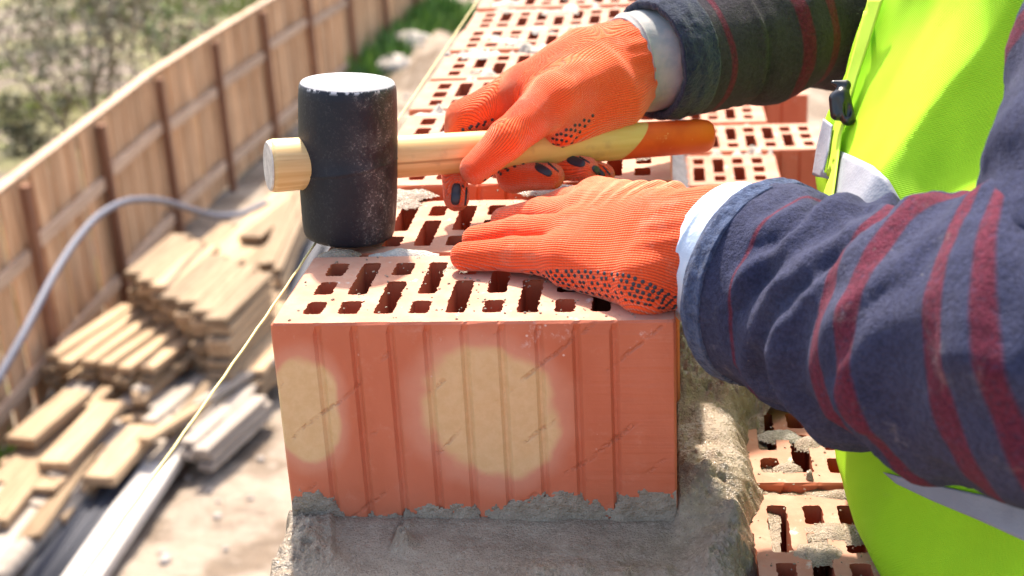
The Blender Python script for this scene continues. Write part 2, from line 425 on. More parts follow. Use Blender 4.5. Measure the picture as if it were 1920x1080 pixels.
ZL = -.148
def right_edge(Y):
    ys = [-.12, -.05, -.02, .02, .05, .08, .12, .155, .18, .20, .23, .30]
    xs = [.290, .293, .297, .300, .303, .301, .299, .298, .325, .335, .335, .30]
    return np.interp(Y, ys, xs)
def h_bed(X, Y):
    P = xyz(X, Y, 0)
    n1 = fbm(P, 28, 4); n2 = fbm(P, 95, 4, .6); n3 = fbm(P, 300, 3, .6)
    re = right_edge(Y)+.006*n1+.004*n2
    z = ZL+.010+.0030*n1+.0007*n2
    # squeezed ridge left over along the front of the laid block
    z += .002*np.exp(-((Y+.006)/.008)**2)
    # front slope, smooth trowelled
    z += sstep(.03, .10, -Y)*.0*n1+.0055*np.maximum(fbm(P, 55, 3), .12)*sstep(-.02, -.05, Y)-sstep(-.015, -.11, Y)*.020
    # heap on the right side
    side = sstep(.246, .252, X)*sstep(-.03, .03, Y)
    rough = sstep(.135, .155, Y)
    z += side*(.006+.012*np.exp(-((X-.256)/.020)**2)+.008*n1)+.013*np.exp(-((X-.282)/.017)**2-((Y-.095)/.045)**2)+.010*np.exp(-((X-.272)/.02)**2-((Y-.03)/.022)**2)*(1+n2)
    z += side*rough*(.008+.010*n1+.009*np.abs(n2)+.007*np.abs(n3)-.010*sstep(.25, .6, fbm(P, 130, 2, off=9.)))
    z += (1-rough)*side*(.0016*fbm(P, 330, 3))
    # lumps in front
    for cx, cy, r, a in ((.018, -.018, .010, .007), (.014, -.034, .011, .006), (.026, -.044, .009, .007), (.080, -.030, .006, .007), (.0765, -.026, .005, .005), (.078, -.012, .004, .004),
                         (.165, -.062, .014, .008), (.19, -.055, .010, .007), (.215, -.06, .012, .008), (.24, -.058, .009, .007), (.279, -.03, .013, .010), (.286, .0, .010, .008), (.27, -.05, .013, .010)):
        d = ((X-cx)**2+(Y-cy)**2)/r**2; z += a*np.exp(-d)*(1+.7*n2+.4*n3)
    lf = sstep(.034, .012, X); z += lf*(.004*n2+.002*n3)
    n4 = fbm(P, 620, 2); z += (.0004+.0006*(side*rough+lf))*n3+.0005*n4+side*rough*.004*n3+.0012*np.maximum(n3, .15)*lf
    # groove left by the trowel
    z -= .0035*np.exp(-(((X-.072)-.15*(Y+.02))/.0018)**2)*sstep(-.045, -.02, Y)*sstep(.0, -.008, Y)
    z += .003*np.exp(-(((X-.030)+.22*(Y+.02))/.0022)**2)*sstep(-.06, -.03, Y)
    z = np.where((X > .004) & (X < .246) & (Y > .004) & (Y < .128), np.minimum(z, -BH-.0015), z)
    # edges fall away
    z -= sstep(-.014, .006, X-re)**1.6*.022
    le = -.001+.0045*fbm(P, 60, 3)-.004*np.exp(-((Y-.004)/.006)**2)
    z -= (sstep(0.002, -.006, X-le)**1.5)*.045
    return z
def keep_bed(X, Y, Z):
    inside = (X > .006) & (X < .2495) & (Y > .003) & (Y < .125)
    return (X < right_edge(Y)+.016) & (Z > ZL-.034)
mb = sheet('wet_mortar_bed', -.016, .345, -.16, .262, .00095, h_bed, M_MORT, keep_bed, wall, loc=(0, 0, 3))
tag(mb, 'wet grey mortar spread round the block being laid')

# mortar smeared on the foot of the laid block
def smear_h(X, Z):
    P = xyz(X, Z, 4.2); n1 = fbm(P, 22, 3); n2 = fbm(P, 90, 4, .6); n3 = fbm(P, 330, 3, .6)
    hs = np.interp(X, [0, .008, .018, .027, .032, .060, .075, .10, .118, .125, .15, .17, .178, .19, .20, .205, .215, .23, .25],
                   [.017, .021, .018, .012, .001, .0, .006, .010, .012, .006, .016, .020, .020, .011, .012, .001, .013, .021, .020])
    top = -BH+hs+.006*n1+.007*n2+.004*n3
    m = (top-Z)/.007
    return np.clip(m, -1, 1), n2, n3
def smear_pts(V):
    X, Z = V[:, 0], V[:, 1]; m, n2, n3 = smear_h(X, Z)
    h = np.where(m > -.25, .0001+.0014*np.clip(m, 0, 1)+(.0010*n2+.0012*n3)*np.clip(m+.3, .25, 1), -.002)
    h = h+np.clip((-BH+.006-Z)/.006, 0, 1)*.0022
    return np.stack([X, -h-.0, Z], -1)
def smear_keep(X, Y, Z):
    m, n2, n3 = smear_h(X, Y); return (m > -.6) & (m+1.3*n3+.4*n2 > -.12)
sm = sheet('mortar_smear', .0008, .2495, -BH-.004, -BH+.045, .0009, lambda X, Y: X*0, M_MORT, smear_keep, hero, vertical=smear_pts)
# keep the faces looking outwards
sm.data.flip_normals() if sm.data.polygons[0].normal.y > 0 else None

bmm = bmesh.new(); bx(bmm, .003, .247, .1215, 2.1, -.1475, -.1392)
link('mortar_joint', from_bm('mortar_joint', bmm, [M_MORTD]), wall, (0, 0, 3))
# joints of the top course, raked with squeezed and dried mortar
def joint(y0, y1, x0, x1, zb, seed, wet, amp=.004, step=.0016, base=-.007):
    cy = (y0+y1)/2; hw = (y1-y0)/2
    def hf(X, Y):
        P = xyz(X, Y, seed*3.1); n1 = fbm(P, 30, 4); n2 = fbm(P, 110, 4, .6)
        over = sstep(.2, .5, n1+.35*n2)
        d = np.abs(Y-cy)/hw
        z = zb+base+.004*n2+over*(-base+.0025+amp*np.abs(n2))
        return z-sstep(1.0, 1.9, d-.9*over)*.020
    return sheet('mortar_joint', x0, x1, cy-hw*2.8, cy+hw*2.8, step, hf, M_MORT if wet else M_MORTD, lambda X, Y, Z: Z > zb-.018, wall, loc=(0, 0, 3))
joint(.1205, .1365, .002, .12, -.003, 1, False, .003, .0012, -.008)
joint(.1205, .1365, .12, .248, -.003, 2, True, .002, .0016, -.02)
joint(.256, .274, .0, .056, -.002, 3, True, .003, .0014, -.009); joint(.256, .274, .135, .25, -.002, 33, True, .003, .0014, -.012); joint(.259, .270, .05, .14, -.018, 34, False, .0, .0014, -.012)
for k in range(3, 16):
    joint(RP*k-.0125, RP*k, 0, .25, .0, k+2, False, .003, .002 if k < 8 else .0035, -.004)
for k in range(-2, 15):
    y = YL+RL*(k-1)
    joint(y-.008, y+.0075, .24, .374, ZL, k+40, k < 3, .003, .0018 if k < 6 else .003, -.006)
# mortar along the right foot of the top course
def hf(X, Y):
    P = xyz(X, Y, 9); n1 = fbm(P, 25, 4); n2 = fbm(P, 90, 4, .6)
    return ZL+.004+.004*n1+.006*n2+.012*np.exp(-((X-.252)/.012)**2)-sstep(.262, .285, X+.012*n1+.01*n2)*.03
sheet('mortar_joint', .246, .30, .26, 2.0, .003, hf, M_MORTD, lambda X, Y, Z: Z > ZL-.012, wall, loc=(0, 0, 3))
# dabs of mortar on the bed faces
def dab(cx, cy, z, rx, ry, h, seed, mat, step=.0011):
    def hf(X, Y):
        P = xyz(X, Y, seed); n1 = fbm(P, 55, 4); n2 = fbm(P, 170, 3, .6)
        d = ((X-cx)/rx)**2+((Y-cy)/ry)**2
        return z+h*(1.0-d*1.0+.9*n1)+.25*h*n2*2-.0002
    return sheet('mortar_dab', cx-rx*1.5, cx+rx*1.5, cy-ry*1.5, cy+ry*1.5, step, hf, mat, lambda X, Y, Z: Z > z-.0015, wall, loc=(0, 0, 3))
dab(.034, .262, 0, .030, .012, .004, 1, M_MORT); dab(.044, .247, -.002, .010, .010, .003, 2, M_MORT)
dab(.018, .128, 0, .012, .006, .003, 3, M_MORT); dab(.062, .128, -.001, .020, .006, .0025, 4, M_MORTD); dab(.165, .262, .001, .030, .008, .003, 5, M_MORT)
dab(.22, .36, .003, .022, .016, .003, 6, M_MORT); dab(.356, .005, ZL, .026, .010, .003, 8, M_MORT); dab(.336, -.02, ZL, .016, .012, .004, 9, M_MORT)
dab(.36, .052, ZL, .022, .008, .003, 10, M_MORT); dab(.327, .088, ZL, .008, .007, .003, 11, M_MORT); dab(.325, .137, ZL, .014, .008, .003, 12, M_MORTD)
dab(.345, .125, ZL, .008, .008, .003, 13, M_MORT); dab(.302, .055, ZL, .006, .005, .003, 14, M_MORT); dab(.104, .095, .0, .006, .004, .0015, 15, M_MORT)
_q = random.Random(11)
for i in range(26):
    dab(_q.uniform(.02, .23), _q.uniform(.42, 1.5), .0, _q.uniform(.006, .022), _q.uniform(.006, .014), .003, 20+i, M_MORT if i % 4 == 0 else M_MORTD, .002)
# crumbs
bm = bmesh.new()
for i in range(420):
    a = _q.random()
    if a < .35: p = (_q.uniform(.003, .245), _q.uniform(.003, .118), .0)
    elif a < .6: p = (_q.uniform(.003, .245), _q.uniform(.14, .4), -.002)
    else: p = (_q.uniform(.30, .383), _q.uniform(-.10, .20), ZL)
    r = _q.uniform(.0003, .0010); m = Matrix.Translation((p[0], p[1], p[2]+r*.5)) @ Matrix.Rotation(_q.random()*6, 4, 'Z') @ Matrix.Diagonal((r*_q.uniform(.7, 1.6), r, r*.7, 1))
    bmesh.ops.create_icosphere(bm, subdivisions=1, radius=1, matrix=m)
o = link('mortar_crumbs', from_bm('mortar_crumbs', bm, [M_MORT]), wall, (0, 0, 3)); tag(o, kind='stuff')

# builder's line
def tube(P, r, n=8, closed=False):
    P = np.array(P, float); T = np.gradient(P, axis=0); T /= np.linalg.norm(T, axis=1)[:, None]
    R = np.full(len(P), r) if np.isscalar(r) else np.array(r)
    up = np.array([0, 0, 1.0]) if abs(T[0][2]) < .9 else np.array([1.0, 0, 0]); V = []
    N = np.cross(T[0], up); N /= np.linalg.norm(N)
    for i in range(len(P)):
        N = N-T[i]*N.dot(T[i]); N /= np.linalg.norm(N); B = np.cross(T[i], N)
        for k in range(n):
            a = 2*math.pi*k/n; V.append(P[i]+R[i]*(math.cos(a)*N+math.sin(a)*B))
    F = [[i*n+k, i*n+(k+1) % n, (i+1)*n+(k+1) % n, (i+1)*n+k] for i in range(len(P)-1) for k in range(n)]
    F += [list(range(n))[::-1], [(len(P)-1)*n+k for k in range(n)]]
    return V, F
M_LINE = NT('yellow_line').set(color=(.62, .52, .22), rough=.6).m
ys = np.linspace(-.62, 2.15, 160); off = np.sin(ys*220)*.00025
V, F = tube(np.stack([-.004+off-.008*sstep(.1, -.6, ys), ys, .0015-.001*ys+.0*ys], -1), .0008, 8)
tag(link('builders_line', mesh('builders_line', V, F, M_LINE, True)), 'taut pale yellow builder\'s line along the left edge of the wall', 'string')
# ------------------------------------------------------------------ smooth bodies from distance fields
def smin(a, b, k):
    h = np.clip(.5+.5*(b-a)/k, 0, 1); return b+(a-b)*h-k*h*(1-h)
def cap(P, a, b, ra, rb):
    a = np.asarray(a, float); b = np.asarray(b, float); ba = b-a; t = np.clip(((P-a) @ ba)/ba.dot(ba), 0, 1)
    return np.linalg.norm(P-a-t[..., None]*ba, axis=-1)-(ra+(rb-ra)*t)
def ell(P, c, r, Rm=None):
    q = P-np.asarray(c, float)
    if Rm is not None: q = q @ Rm
    q = q/np.asarray(r, float); n = np.linalg.norm(q, axis=-1); m = np.linalg.norm(q/np.asarray(r, float), axis=-1)
    return n*(n-1)/np.maximum(m, 1e-9)
def surface_nets(f, lo, hi, h):
    lo = np.asarray(lo, float); n = np.ceil((np.asarray(hi)-lo)/h).astype(int)+1
    ax = [lo[i]+h*np.arange(n[i]) for i in range(3)]
    v = np.empty(n, np.float32)
    for i in range(0, n[0], 16):
        X, Y, Z = np.meshgrid(ax[0][i:i+16], ax[1], ax[2], indexing='ij'); v[i:i+16] = f(np.stack([X, Y, Z], -1))
    s = v < 0; c = [slice(None, -1), slice(1, None)]
    S = sum(s[c[a], c[b], c[d]].astype(np.int8) for a in (0, 1) for b in (0, 1) for d in (0, 1))
    m = (S > 0) & (S < 8); cid = -np.ones(m.shape, int); I = np.argwhere(m); cid[m] = np.arange(len(I))
    pos = np.zeros((len(I), 3)); cnt = np.zeros(len(I))
    for a in (0, 1):
        for b in (0, 1):
            for axis in range(3):
                o0 = [0, 0, 0]; oth = [k for k in range(3) if k != axis]; o0[oth[0]] = a; o0[oth[1]] = b; o1 = list(o0); o1[axis] = 1
                i0 = I+o0; i1 = I+o1; v0 = v[i0[:, 0], i0[:, 1], i0[:, 2]]; v1 = v[i1[:, 0], i1[:, 1], i1[:, 2]]
                x = (v0 < 0) != (v1 < 0); t = np.where(x, v0/np.where(x, v0-v1, 1), 0)
                p = i0+(i1-i0)*t[:, None]; pos += np.where(x[:, None], p, 0); cnt += x
    V = lo+pos/cnt[:, None]*h; F = []
    for axis in range(3):
        o = [k for k in range(3) if k != axis]; a, b = o
        sl0 = [slice(1, -1)]*3; sl1 = [slice(1, -1)]*3; sl0[axis] = slice(0, -1); sl1[axis] = slice(1, None)
        x = np.argwhere(s[tuple(sl0)] != s[tuple(sl1)]); off = np.array([1, 1, 1]); off[axis] = 0; x = x+off
        sg = s[x[:, 0], x[:, 1], x[:, 2]]
        def C(da, db):
            q = x.copy(); q[:, a] -= da; q[:, b] -= db; return cid[q[:, 0], q[:, 1], q[:, 2]]
        Q = np.stack([C(1, 1), C(0, 1), C(0, 0), C(1, 0)], -1)
        flip = sg if axis != 1 else ~sg
        Q[~flip] = Q[~flip][:, ::-1]; F.append(Q)
    F = np.concatenate(F); F = F[(F >= 0).all(1)]
    return V, F

VIEW = np.array(_M[:, 2])            # from the scene towards the photographer
def knit_coords(V, bones, sharp=.004):
    """bones: (a, b, r, u0) - wales run along each bone"""
    W = 0; U = 0; K = 0
    for (a, b, r, u0) in bones:
        a = np.asarray(a); b = np.asarray(b); d = (b-a)/np.linalg.norm(b-a); n = np.cross(d, VIEW); n /= np.linalg.norm(n); n2 = np.cross(n, d)
        q = V-a; x = q @ n; y = q @ n2; ang = np.arctan2(x, np.maximum(y, -abs(x)*5)); u = ang*r
        w = np.exp(-np.abs(cap(V, a, b, r, r))/sharp)+1e-9
        W = W+w; U = U+w*(u+u0); K = K+w*(q @ d)
    return U/W, K/W

person = empty('person', (.60, .25, -1.05))
tag(person, 'worker in yellow-green safety vest and striped dark sleeves, leaning over bricks with orange gloves', 'person')
PO = np.array([.60, .25, -1.05])
def plink(name, me, parent=None):
    o = link(name, me, parent if parent is not None else person)
    if parent is None: o.location = -PO
    return o

# ---- left hand, flat on the brick
g = atz
L5 = [g(872, 481, .0105), g(962, 476, .0135), g(1062, 482, .0180)]
L4 = [g(893, 450, .0105), g(975, 436, .0165), g(1080, 440, .0250)]
L3 = [g(945, 414, .0110), g(1015, 402, .0170), g(1100, 402, .0300)]
L2 = [g(1000, 396, .0100), g(1060, 382, .0180), g(1118, 378, .0320)]
LW = g(1262, 466, .0275); LC = g(1350, 462, .0300)
LH = g(1180, 520, .016); LM = g(1150, 425, .030)
def glove_l(P):
    f = cap(P, L5[0], L5[1], .0098, .0112); f = smin(f, cap(P, L5[1], L5[2], .0112, .0150), .004)
    t = smin(cap(P, L4[0], L4[1], .0100, .0115), cap(P, L4[1], L4[2], .0115, .0150), .004); f = smin(f, t, .0022)
    t = smin(cap(P, L3[0], L3[1], .0098, .0115), cap(P, L3[1], L3[2], .0115, .0145), .004); f = smin(f, t, .0022)
    t = smin(cap(P, L2[0], L2[1], .0092, .0110), cap(P, L2[1], L2[2], .0110, .0145), .004); f = smin(f, t, .0022)
    p = cap(P, L5[2], LW, .0160, .0270)
    for j, r in ((L4[2], .0170), (L3[2], .0165), (L2[2], .0160)): p = smin(p, cap(P, j, LW, r, .0290), .012)
    p = smin(p, cap(P, g(1075, 502, .013), g(1215, 522, .017), .0135, .0210), .012)
    p = smin(p, cap(P, g(1215, 520, .018), g(1268, 492, .024), .0215, .0270), .012)
    p = smin(p, cap(P, g(1130, 382, .031), g(1255, 400, .036), .0150, .0200), .010)      # thumb side of the palm
    p = smin(p, cap(P, LW, LC, .0340, .0380), .014)
    d = smin(f, p, .006)
    # creased knit across the back of the hand
    ax = (LW-LM)/np.linalg.norm(LW-LM); q = (P-LM) @ ax; cr = (P-LM) @ np.array([.1, .9, .35])
    wv = fbm(P, 35, 2)
    fold = np.sin((q+.28*cr+.004*wv)*2*math.pi/.0118)
    m = np.exp(-((q-.012)/.030)**2)*sstep(-.012, .012, cr+.3*q)
    d = d-.0021*m*np.maximum(fold, -.25)
    fold2 = np.maximum(np.sin((cr-.10*q+.003*wv)*2*math.pi/.0125), -.2); m2 = sstep(.035, .062, q)*sstep(-.02, .01, cr)
    d = d-.0016*m2*fold2
    k = (P-LW) @ ax
    an = np.arctan2((P-LW)[..., 2], (P-LW)[..., 1]); d = d-.0004*np.sin(an*19+2*wv)*sstep(-.012, .012, k)
    d = d+.0012*np.exp(-((k+.004)/.006)**2)
    return d-.0005*wv
def ridge_highlight_l(P):  # mask of painted highlights on the fold ridges and upper far side
    ax = (LW-LM)/np.linalg.norm(LW-LM); q = (P-LM) @ ax; cr = (P-LM) @ np.array([.1, .9, .35]); wv = fbm(P, 35, 2)
    a = np.sin((q+.28*cr+.004*wv)*2*math.pi/.0118)*np.exp(-((q-.012)/.034)**2)*sstep(-.012, .012, cr+.3*q)
    b = np.sin((q*0+cr-.10*q+.003*wv)*2*math.pi/.0125)*sstep(.035, .062, q)*sstep(-.02, .01, cr)
    return np.clip(.9*np.maximum(a, b)+.35*sstep(.0, .035, cr), 0, 1)
V, F = surface_nets(glove_l, (.085, -.03, -.012), (.315, .26, .10), .0013)
ok = (V @ ((LC-LW)/np.linalg.norm(LC-LW))) < (LC @ ((LC-LW)/np.linalg.norm(LC-LW)))+.004
F = F[ok[F].all(1)]
me = mesh('glove', V, F, M_KNIT, True)
_d = (LW-L4[0])/np.linalg.norm(LW-L4[0]); _n = np.cross(_d, VIEW+np.array([0, 0, .25])); _n /= np.linalg.norm(_n)
U = (V-LM) @ _n+.10*((V-LM) @ np.cross(_n, _d)); K = (V-LM) @ _d
vattr(me, 'ku', U); vattr(me, 'kv', K); vattr(me, 'lint_and_highlight', ridge_highlight_l(V))
gl = plink('glove', me); gl['label'] = 'orange dotted knit glove of the left hand pressed flat on the brick'
BVL = BVHTree.FromPolygons([Vector(v) for v in V], F.tolist())

# ---- mallet
HB = atz(655, 441, .0015); TILT = .082
az = rad(27); hx = np.array([math.cos(az)*math.cos(TILT), math.sin(az)*math.cos(TILT), -math.sin(TILT)])
hz = np.array([math.cos(az)*math.sin(TILT), math.sin(az)*math.sin(TILT), math.cos(TILT)]); hy = np.cross(hz, hx)
HH = .1122
prof = [(0, 0), (.0296, 0), (.0314, .0012), (.0326, .004), (.0335, .012), (.0345, .030), (.0349, .050), (.0349, .0515), (.0353, .0525), (.0349, .0535), (.0349, .068), (.0347, .088), (.0343, .103), (.0339, .1085), (.0331, .1108), (.0318, HH), (.0, HH)]
NS = 72; Vh = [(0, 0, 0)]; Fh = []
for (r, z) in prof[1:-1]:
    for k in range(NS):
        a = 2*math.pi*k/NS; dz = .006*math.sin(a*1+2.2) if .049 < z < .055 else 0
        Vh.append((r*math.cos(a), r*math.sin(a), z+dz))
Vh.append((0, 0, HH)); n_r = len(prof)-2
for k in range(NS):
    k2 = (k+1) % NS; Fh.append([0, 1+k2, 1+k]); Fh.append([len(Vh)-1, 1+(n_r-1)*NS+k, 1+(n_r-1)*NS+k2])
    for i in range(n_r-1): Fh.append([1+i*NS+k, 1+i*NS+k2, 1+(i+1)*NS+k2, 1+(i+1)*NS+k])
def m_rubber():
    n = NT('black_rubber'); c = n.coord(); x, y, z = n.sep(c); nrm = n.t.nodes.new('ShaderNodeNewGeometry').outputs['Normal']
    speck = n.math('MAXIMUM', n.rng(n.noise(520, 3, .75), .55, .66), n.math('MULTIPLY', n.rng(n.noise(170, 5, .8), .56, .70), .8)); cloud = n.rng(n.noise(34, 7, .8, vec=n.coord(scale=(1, 1, .8))), .40, .70)
    band = n.math('MULTIPLY', n.rng(x, -.012, .008), n.rng(x, .034, .018));  # upright highlight right of centre, painted as pale dusty specks
    d = n.math('MULTIPLY', cloud, n.math('ADD', n.math('MULTIPLY', band, .70), .10))
    d = n.math('MULTIPLY', d, n.math('ADD', n.math('MULTIPLY', speck, 1.0), .16))
    top = n.rng(z, HH-.0016, HH-.0006); rim = n.math('MULTIPLY', n.rng(z, HH-.004, HH-.001), n.rng(n.noise(200, 3), .5, .6))
    base = n.mix(n.rng(n.noise(14), .3, .7), (.007, .009, .017), (.016, .013, .018))
    base = n.mix(d, base, (.42, .38, .36)); red = n.math('MULTIPLY', n.rng(x, .026, .036), n.rng(n.noise(30), .4, .6)); base = n.mix(n.math('MULTIPLY', red, .5), base, (.16, .035, .04))
    sc = n.math('MULTIPLY', n.rng(n.noise(150, 3, vec=n.coord(scale=(1, 1, .12), rot=(0, .5, 0))), .64, .70), n.rng(n.noise(18, 3), .52, .6)); base = n.mix(n.math('MULTIPLY', sc, .7), base, (.6, .56, .5))
    base = n.mix(rim, base, (.6, .58, .58)); base = n.mix(top, base, n.mix(n.noise(50, 5), (.22, .215, .23), (.32, .315, .33)))  # top face: dust and sunlit glare both put into the paler colour
    n.set(color=base, rough=n.math('ADD', .50, n.math('MULTIPLY', d, .4)), spec=.32, normal=n.bump(n.math('ADD', n.noise(160, 5, .6), speck), .25, .0006)); return n.m
RMh = Matrix(((hx[0], hy[0], hz[0]), (hx[1], hy[1], hz[1]), (hx[2], hy[2], hz[2])))
mallet = empty('rubber_mallet', tuple(HB)); mallet.rotation_euler = RMh.to_euler()
tag(mallet, 'black rubber mallet with wooden handle and orange grip end, standing on the bricks', 'mallet')
me = mesh('mallet_head', Vh, Fh, m_rubber(), True)
link('mallet_head', me, mallet)
HHc = .0555        # height of the handle in the head
def handle_r(t): return np.interp(t, [-.0665, -.03, .03, .10, .18, .26, .33], [.0180, .0174, .0144, .0142, .0136, .0128, .0122])
def handle(name, xs, mat, r_add=0, smooth=True):
    n = 40; V = []; F = []
    for (x, s) in xs:
        r = handle_r(x)*s+r_add
        for k in range(n):
            a = 2*math.pi*k/n; V.append((x, r*math.cos(a)*.94, HHc+r*math.sin(a)*1.06))
    m = len(xs)
    for i in range(m-1):
        for k in range(n): F.append([i*n+k, (i+1)*n+k, (i+1)*n+(k+1) % n, i*n+(k+1) % n][::-1])
    F.append(list(range(n))[::-1][::-1]); F.append([(m-1)*n+k for k in range(n)][::-1])
    return link(name, mesh(name, V, F, mat, smooth), mallet)
def m_handle():
    n = NT('varnished_handle'); c = n.coord(); x, y, z = n.sep(c); v = n.coord(scale=(.05, 1, 1))
    g = n.noise(140, 5, .6, vec=v, dist=.7); base = n.mix(n.rng(g, .32, .68), (.58, .35, .13), (.72, .50, .24))
    base = n.mix(n.rng(x, .02, .16, 0, .5), base, (.58, .42, .09))
    ln = n.rng(n.noise(260, 2, vec=n.coord(scale=(.03, 1, 1))), .66, .72); base = n.mix(n.math('MULTIPLY', ln, .6), base, (.22, .10, .03))
    base = n.mix(n.math('MULTIPLY', n.rng(n.noise(60, 5), .58, .75), .4), base, (.35, .2, .1))
    # the painted grip, its edge cut on a slant
    e = n.math('SUBTRACT', x, n.math('ADD', n.math('MULTIPLY', n.math('SUBTRACT', z, HHc), .9), .222))
    pt = n.rng(e, 0, .0008); scr = n.rng(n.noise(110, 6, .75), .62, .70)
    orange = n.mix(n.rng(n.noise(30), .3, .7), (.56, .045, .006), (.70, .085, .012)); orange = n.mix(n.math('MULTIPLY', scr, .6), orange, (.8, .5, .25))
    base = n.mix(pt, base, orange)
    n.set(color=base, rough=.46, spec=.4, coat=.08, coat_rough=.4, normal=n.bump(g, .12, .0006)); return n.m
MHND = m_handle()
handle('handle', [(-.0565, .90), (-.0555, .97), (-.053, 1), (-.030, 1)]+[(x, 1) for x in np.linspace(-.02, .279, 24)]+[(.2835, .985), (.288, .93), (.2905, .83), (.2915, .66)], MHND)
M_END = wood('sawn_end', (.50, .42, .36), (.66, .58, .50), 'x', .8, 0, 2)
V = [(-.0567, handle_r(-.0665)*.89*math.cos(a), HHc+handle_r(-.0665)*.99*math.sin(a)) for a in np.linspace(0, 2*math.pi, 36, endpoint=False)]
V2 = [(-.0577, v[1]*.93, HHc+(v[2]-HHc)*.93) for v in V]
link('sawn_end', mesh('sawn_end', V+V2, [[i, (i+1) % 36, 36+(i+1) % 36, 36+i] for i in range(36)]+[[36+i for i in range(36)]], M_END, False), mallet)
H0 = HB+hz*HHc
def hpt(px):
    """point on the handle axis that shows at image column px"""
    lo, hi = -.1, .4
    for _ in range(40):
        m = (lo+hi)/2
        if pix(H0+hx*m)[0] < px: lo = m
        else: hi = m
    return H0+hx*lo
def hd(px): return depth(hpt(px))
if DEBUG:
    print('DBG', file=__import__('sys').stderr, *(lambda *a: a)('handle', [(p, [round(a) for a in pix(hpt(p))], round(hd(p), 3)) for p in (500, 760, 900, 1000, 1100, 1330)], 'head', pix(HB), pix(HB+hz*HH), hx))

# ---- right hand, closed round the handle
a_ = lambda x, y, dd, px=None: atd(x, y, hd(px or x)+dd)
T = [a_(892, 316, -.026), a_(950, 262, -.030), a_(1038, 186, -.020), a_(1120, 150, .0)]
I = [a_(856, 372, -.002), a_(849, 300, .022), a_(872, 222, .018), a_(985, 172, .012), a_(1095, 120, .020)]
Mi = [a_(1034, 331, -.016), a_(962, 331, .004), a_(945, 290, .030), a_(1010, 220, .040), a_(1110, 150, .028)]
Ri = [a_(1100, 318, -.014), a_(1045, 312, .008), a_(1010, 280, .032), a_(1060, 215, .042)]
Li = [a_(1132, 327, -.006), a_(1090, 316, .012), a_(1065, 280, .034), a_(1100, 215, .042)]
RWc = a_(1160, 122, .020); RC = a_(1225, 108, .024)
RAX = (RC-RWc)/np.linalg.norm(RC-RWc); RN1 = np.cross(RAX, VIEW); RN1 /= np.linalg.norm(RN1); RN2 = np.cross(RN1, RAX)
def glove_r(P):
    th = smin(cap(P, T[0], T[1], .0115, .0142), cap(P, T[1], T[2], .0142, .0190), .005)
    ix = smin(cap(P, I[0], I[1], .0092, .0105), cap(P, I[1], I[2], .0105, .0138), .004); ix = smin(ix, cap(P, I[2], I[3], .0138, .0195), .006)
    mi = smin(cap(P, Mi[0], Mi[1], .0098, .0112), cap(P, Mi[1], Mi[2], .0112, .0120), .004); mi = smin(mi, cap(P, Mi[2], Mi[3], .0120, .0170), .006)
    ri = smin(cap(P, Ri[0], Ri[1], .0092, .0105), cap(P, Ri[1], Ri[2], .0105, .0120), .004); ri = smin(ri, cap(P, Ri[2], Ri[3], .0120, .0160), .006)
    li = smin(cap(P, Li[0], Li[1], .0080, .0092), cap(P, Li[1], Li[2], .0092, .0105), .004); li = smin(li, cap(P, Li[2], Li[3], .0105, .0150), .006)
    p = cap(P, I[3], I[4], .0195, .0280); p = smin(p, cap(P, T[2], T[3], .0190, .0270), .012)
    p = smin(p, cap(P, Mi[3], Mi[4], .0180, .0270), .012); p = smin(p, cap(P, Ri[3], RWc, .0165, .0290), .012); p = smin(p, cap(P, Li[3], RWc, .0155, .0290), .012)
    p = smin(p, cap(P, a_(1105, 205, .004), a_(1165, 165, .012), .0150, .0240), .012)
    p = smin(p, cap(P, RWc, RC, .0305, .0325), .012)
    f = np.minimum(np.minimum(mi, ri), li); f = smin(f, ix, .0015)
    p = smin(p, cap(P, a_(1052, 236, -.014), a_(1150, 185, .002), .0155, .0255), .010)
    d = smin(p, f, .007); d = smin(d, th, .0045)
    # keep the wooden handle clear of the knit
    k = (P-RWc) @ RAX; q1 = (P-RWc) @ RN1; q2 = (P-RWc) @ RN2; d = d-.0004*np.sin(np.arctan2(q1, q2)*19)*sstep(-.022, .004, k)
    return d-.0008*fbm(P, 40, 3)
lo = np.min([*T, *I, *Mi, *Ri, *Li, RC], 0)-.045; hi_ = np.max([*T, *I, *Mi, *Ri, *Li, RC], 0)+.045
V, F = surface_nets(glove_r, lo, hi_, .0013)
ax = (RC-RWc)/np.linalg.norm(RC-RWc); ok = V @ ax < RC @ ax+.006
F = F[ok[F].all(1)]
me = mesh('glove', V, F, M_KNIT, True)
U, K = knit_coords(V, [(T[0], T[2], .016, 0), (I[2], I[4], .020, .034), (T[2], RC, .030, .010), (I[0], I[1], .011, .02), (Mi[0], Mi[1], .011, .01), (Ri[0], Ri[1], .011, .03), (Li[0], Li[1], .010, .05)], .007)
vattr(me, 'ku', U); vattr(me, 'kv', K)
gr = plink('glove', me); gr['label'] = 'orange dotted knit glove of the right hand gripping the mallet handle'
BVR = BVHTree.FromPolygons([Vector(v) for v in V], F.tolist())

